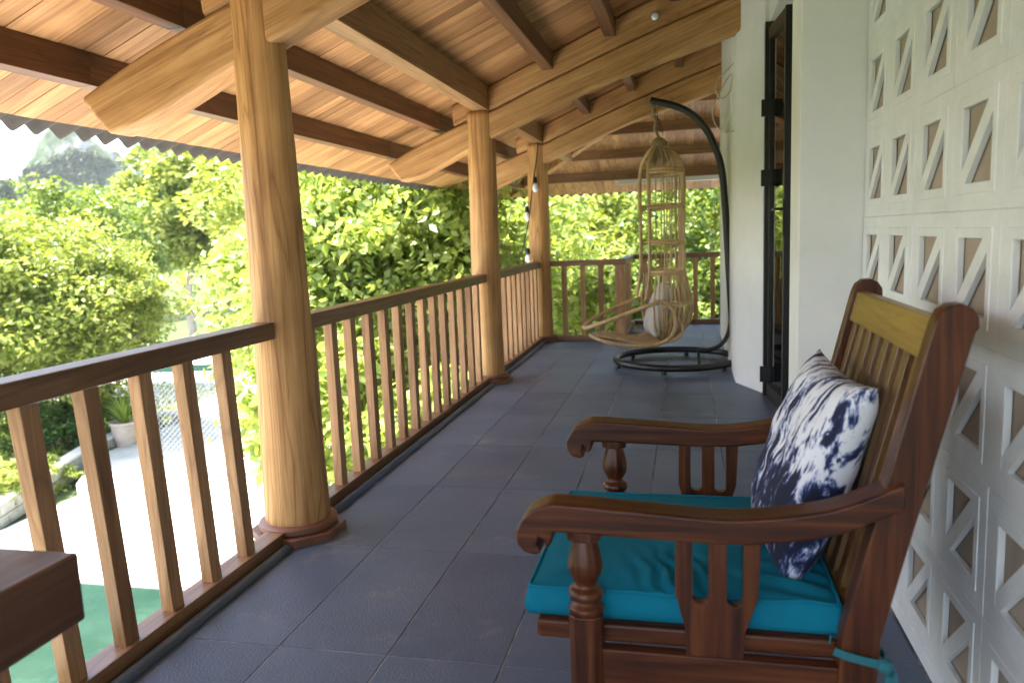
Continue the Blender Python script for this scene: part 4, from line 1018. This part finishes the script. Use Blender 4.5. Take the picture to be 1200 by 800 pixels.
# karst hills
def karst(name, px, py, dist, wid, lab, seed, depth=1.0, sharp=.55, tail=None, bush=2600):
    c = at_dir(px, py, dist); z0 = GZ-2; H = c.z-z0; vs, fs = [], []; nr, na_ = 46, 110
    rdir = Vector((rt.x, rt.y, 0)).normalized(); fdir = Vector((-rdir.y, rdir.x, 0))
    samp = []
    for i in range(nr+1):
        u = i/nr
        for k in range(na_):
            a = 2*math.pi*k/na_; wob = 1+.30*noise.noise(Vector((math.cos(a)*1.4+seed, math.sin(a)*1.4, u)))
            ex = wid*wob*u; s, f = math.cos(a)*ex, math.sin(a)*ex*depth
            if tail and math.cos(a) > 0: s *= tail
            hh = (1-u**1.9)**sharp if u < 1 else 0
            q = Vector((s*.09+seed, f*.09, hh*2.4)); nz = noise.fractal(q, .9, 2.1, 5)
            q2 = Vector((s*.03, f*.03+seed, 4)); n2 = noise.noise(q2)
            z = z0+H*hh*(1-.20*u*(n2+.4))+.085*H*nz*(.35+min(1, u*3)*.65)*(1 if u < .98 else 0)-(.02*H)
            off_ = .14*wid*noise.noise(Vector((s*.07, f*.07, hh*5+seed)))*u
            p = Vector((c.x, c.y, 0))+rdir*(s+off_)+fdir*(f-off_*.6); vs.append((p.x, p.y, z)); samp.append((p.x, p.y, z, u))
    for i in range(nr):
        for k in range(na_): fs.append((i*na_+k, i*na_+(k+1) % na_, (i+1)*na_+(k+1) % na_, (i+1)*na_+k))
    o = MB().add(vs, fs).build(name, 'karst', None, smooth=True, fix=False); struct(o, lab, 'hill')
    idx = rng.integers(0, len(samp), bush); P = np.array([samp[i][:3] for i in idx])
    msk = np.array([noise.noise(Vector(p)*.05+Vector((seed, 0, 0))) > -.18 for p in P]); P = P[msk]
    rad = rng.uniform(.6, 1.9, len(P)); k = 16
    Q = np.repeat(P, k, 0); e = rng.normal(size=Q.shape); e /= np.linalg.norm(e, axis=1, keepdims=True)
    Q = Q+e*np.repeat(rad, k)[:, None]*np.array([1, 1, .8]); v, q = leaf_quads(Q, .85, elong=1.4)
    return v, q
bushes = [karst('karst_hill', 70, 142, 290, 15, 'steep grey and green karst peak in the distance', 3.1, tail=2.0, sharp=.42, bush=3600),
          karst('karst_hill', 200, 158, 330, 34, 'second karst peak behind the wooded slope', 8.7, bush=3200),
          karst('karst_hill', 5, 222, 185, 15, 'rounded green karst hump in front of the steep peak', 5.5, sharp=.7, bush=3400),
          karst('karst_hill', 160, 240, 200, 14, 'small dark wooded karst spur below the peaks', 12.9, sharp=.7, bush=3400)]
V, Tq, off = [], [], 0
for v, q in bushes: V.append(v); Tq.append(q+off); off += len(v)
fo = link('hill_scrub', npmesh('hill_scrub', np.concatenate(V), np.concatenate(Tq), 3), 'leaf_k'); tag(fo, 'dark scrub growing over the karst hills', 'scrub', kind='stuff')
# low ground cover in the bed
P = np.array([[x, y, GZ] for x, y in zip(rng.uniform(-19, -10.4, 26000), rng.uniform(8.0, 20, 26000))])
xl = np.where(P[:, 1] < 9.2, -9.95-(P[:, 1]-7.3)*.34, np.where(P[:, 1] < 12.5, -10.6-(P[:, 1]-9.2)*.335, -11.75-(P[:, 1]-12.5)*.16))
P = P[P[:, 0] < xl-.05]; P[:, 2] += rng.uniform(0, .22, len(P))
v, q = leaf_quads(P, .05, elong=2.0); gc = link('ground_cover', npmesh('ground_cover', v, q, 3), 'leaf_a'); tag(gc, 'low green ground cover in the garden bed', 'ground cover', kind='stuff')

# ------------------------------------------------------------------ summer haze
hz = MB().box((-620, -620, GZ-8), (620, 620, 75)).build('haze', None)
hm = bpy.data.materials.new('haze'); hm.use_nodes = True; ht = hm.node_tree; ht.nodes.clear()
pv = ht.nodes.new('ShaderNodeVolumePrincipled'); pv.inputs['Density'].default_value = .00028; pv.inputs['Color'].default_value = (.92, .96, 1, 1); pv.inputs['Anisotropy'].default_value = .35
ho = ht.nodes.new('ShaderNodeOutputMaterial'); ht.links.new(pv.outputs[0], ho.inputs['Volume']); hz.data.materials.append(hm)
tag(hz, 'pale summer haze over the valley', 'haze', kind='stuff')
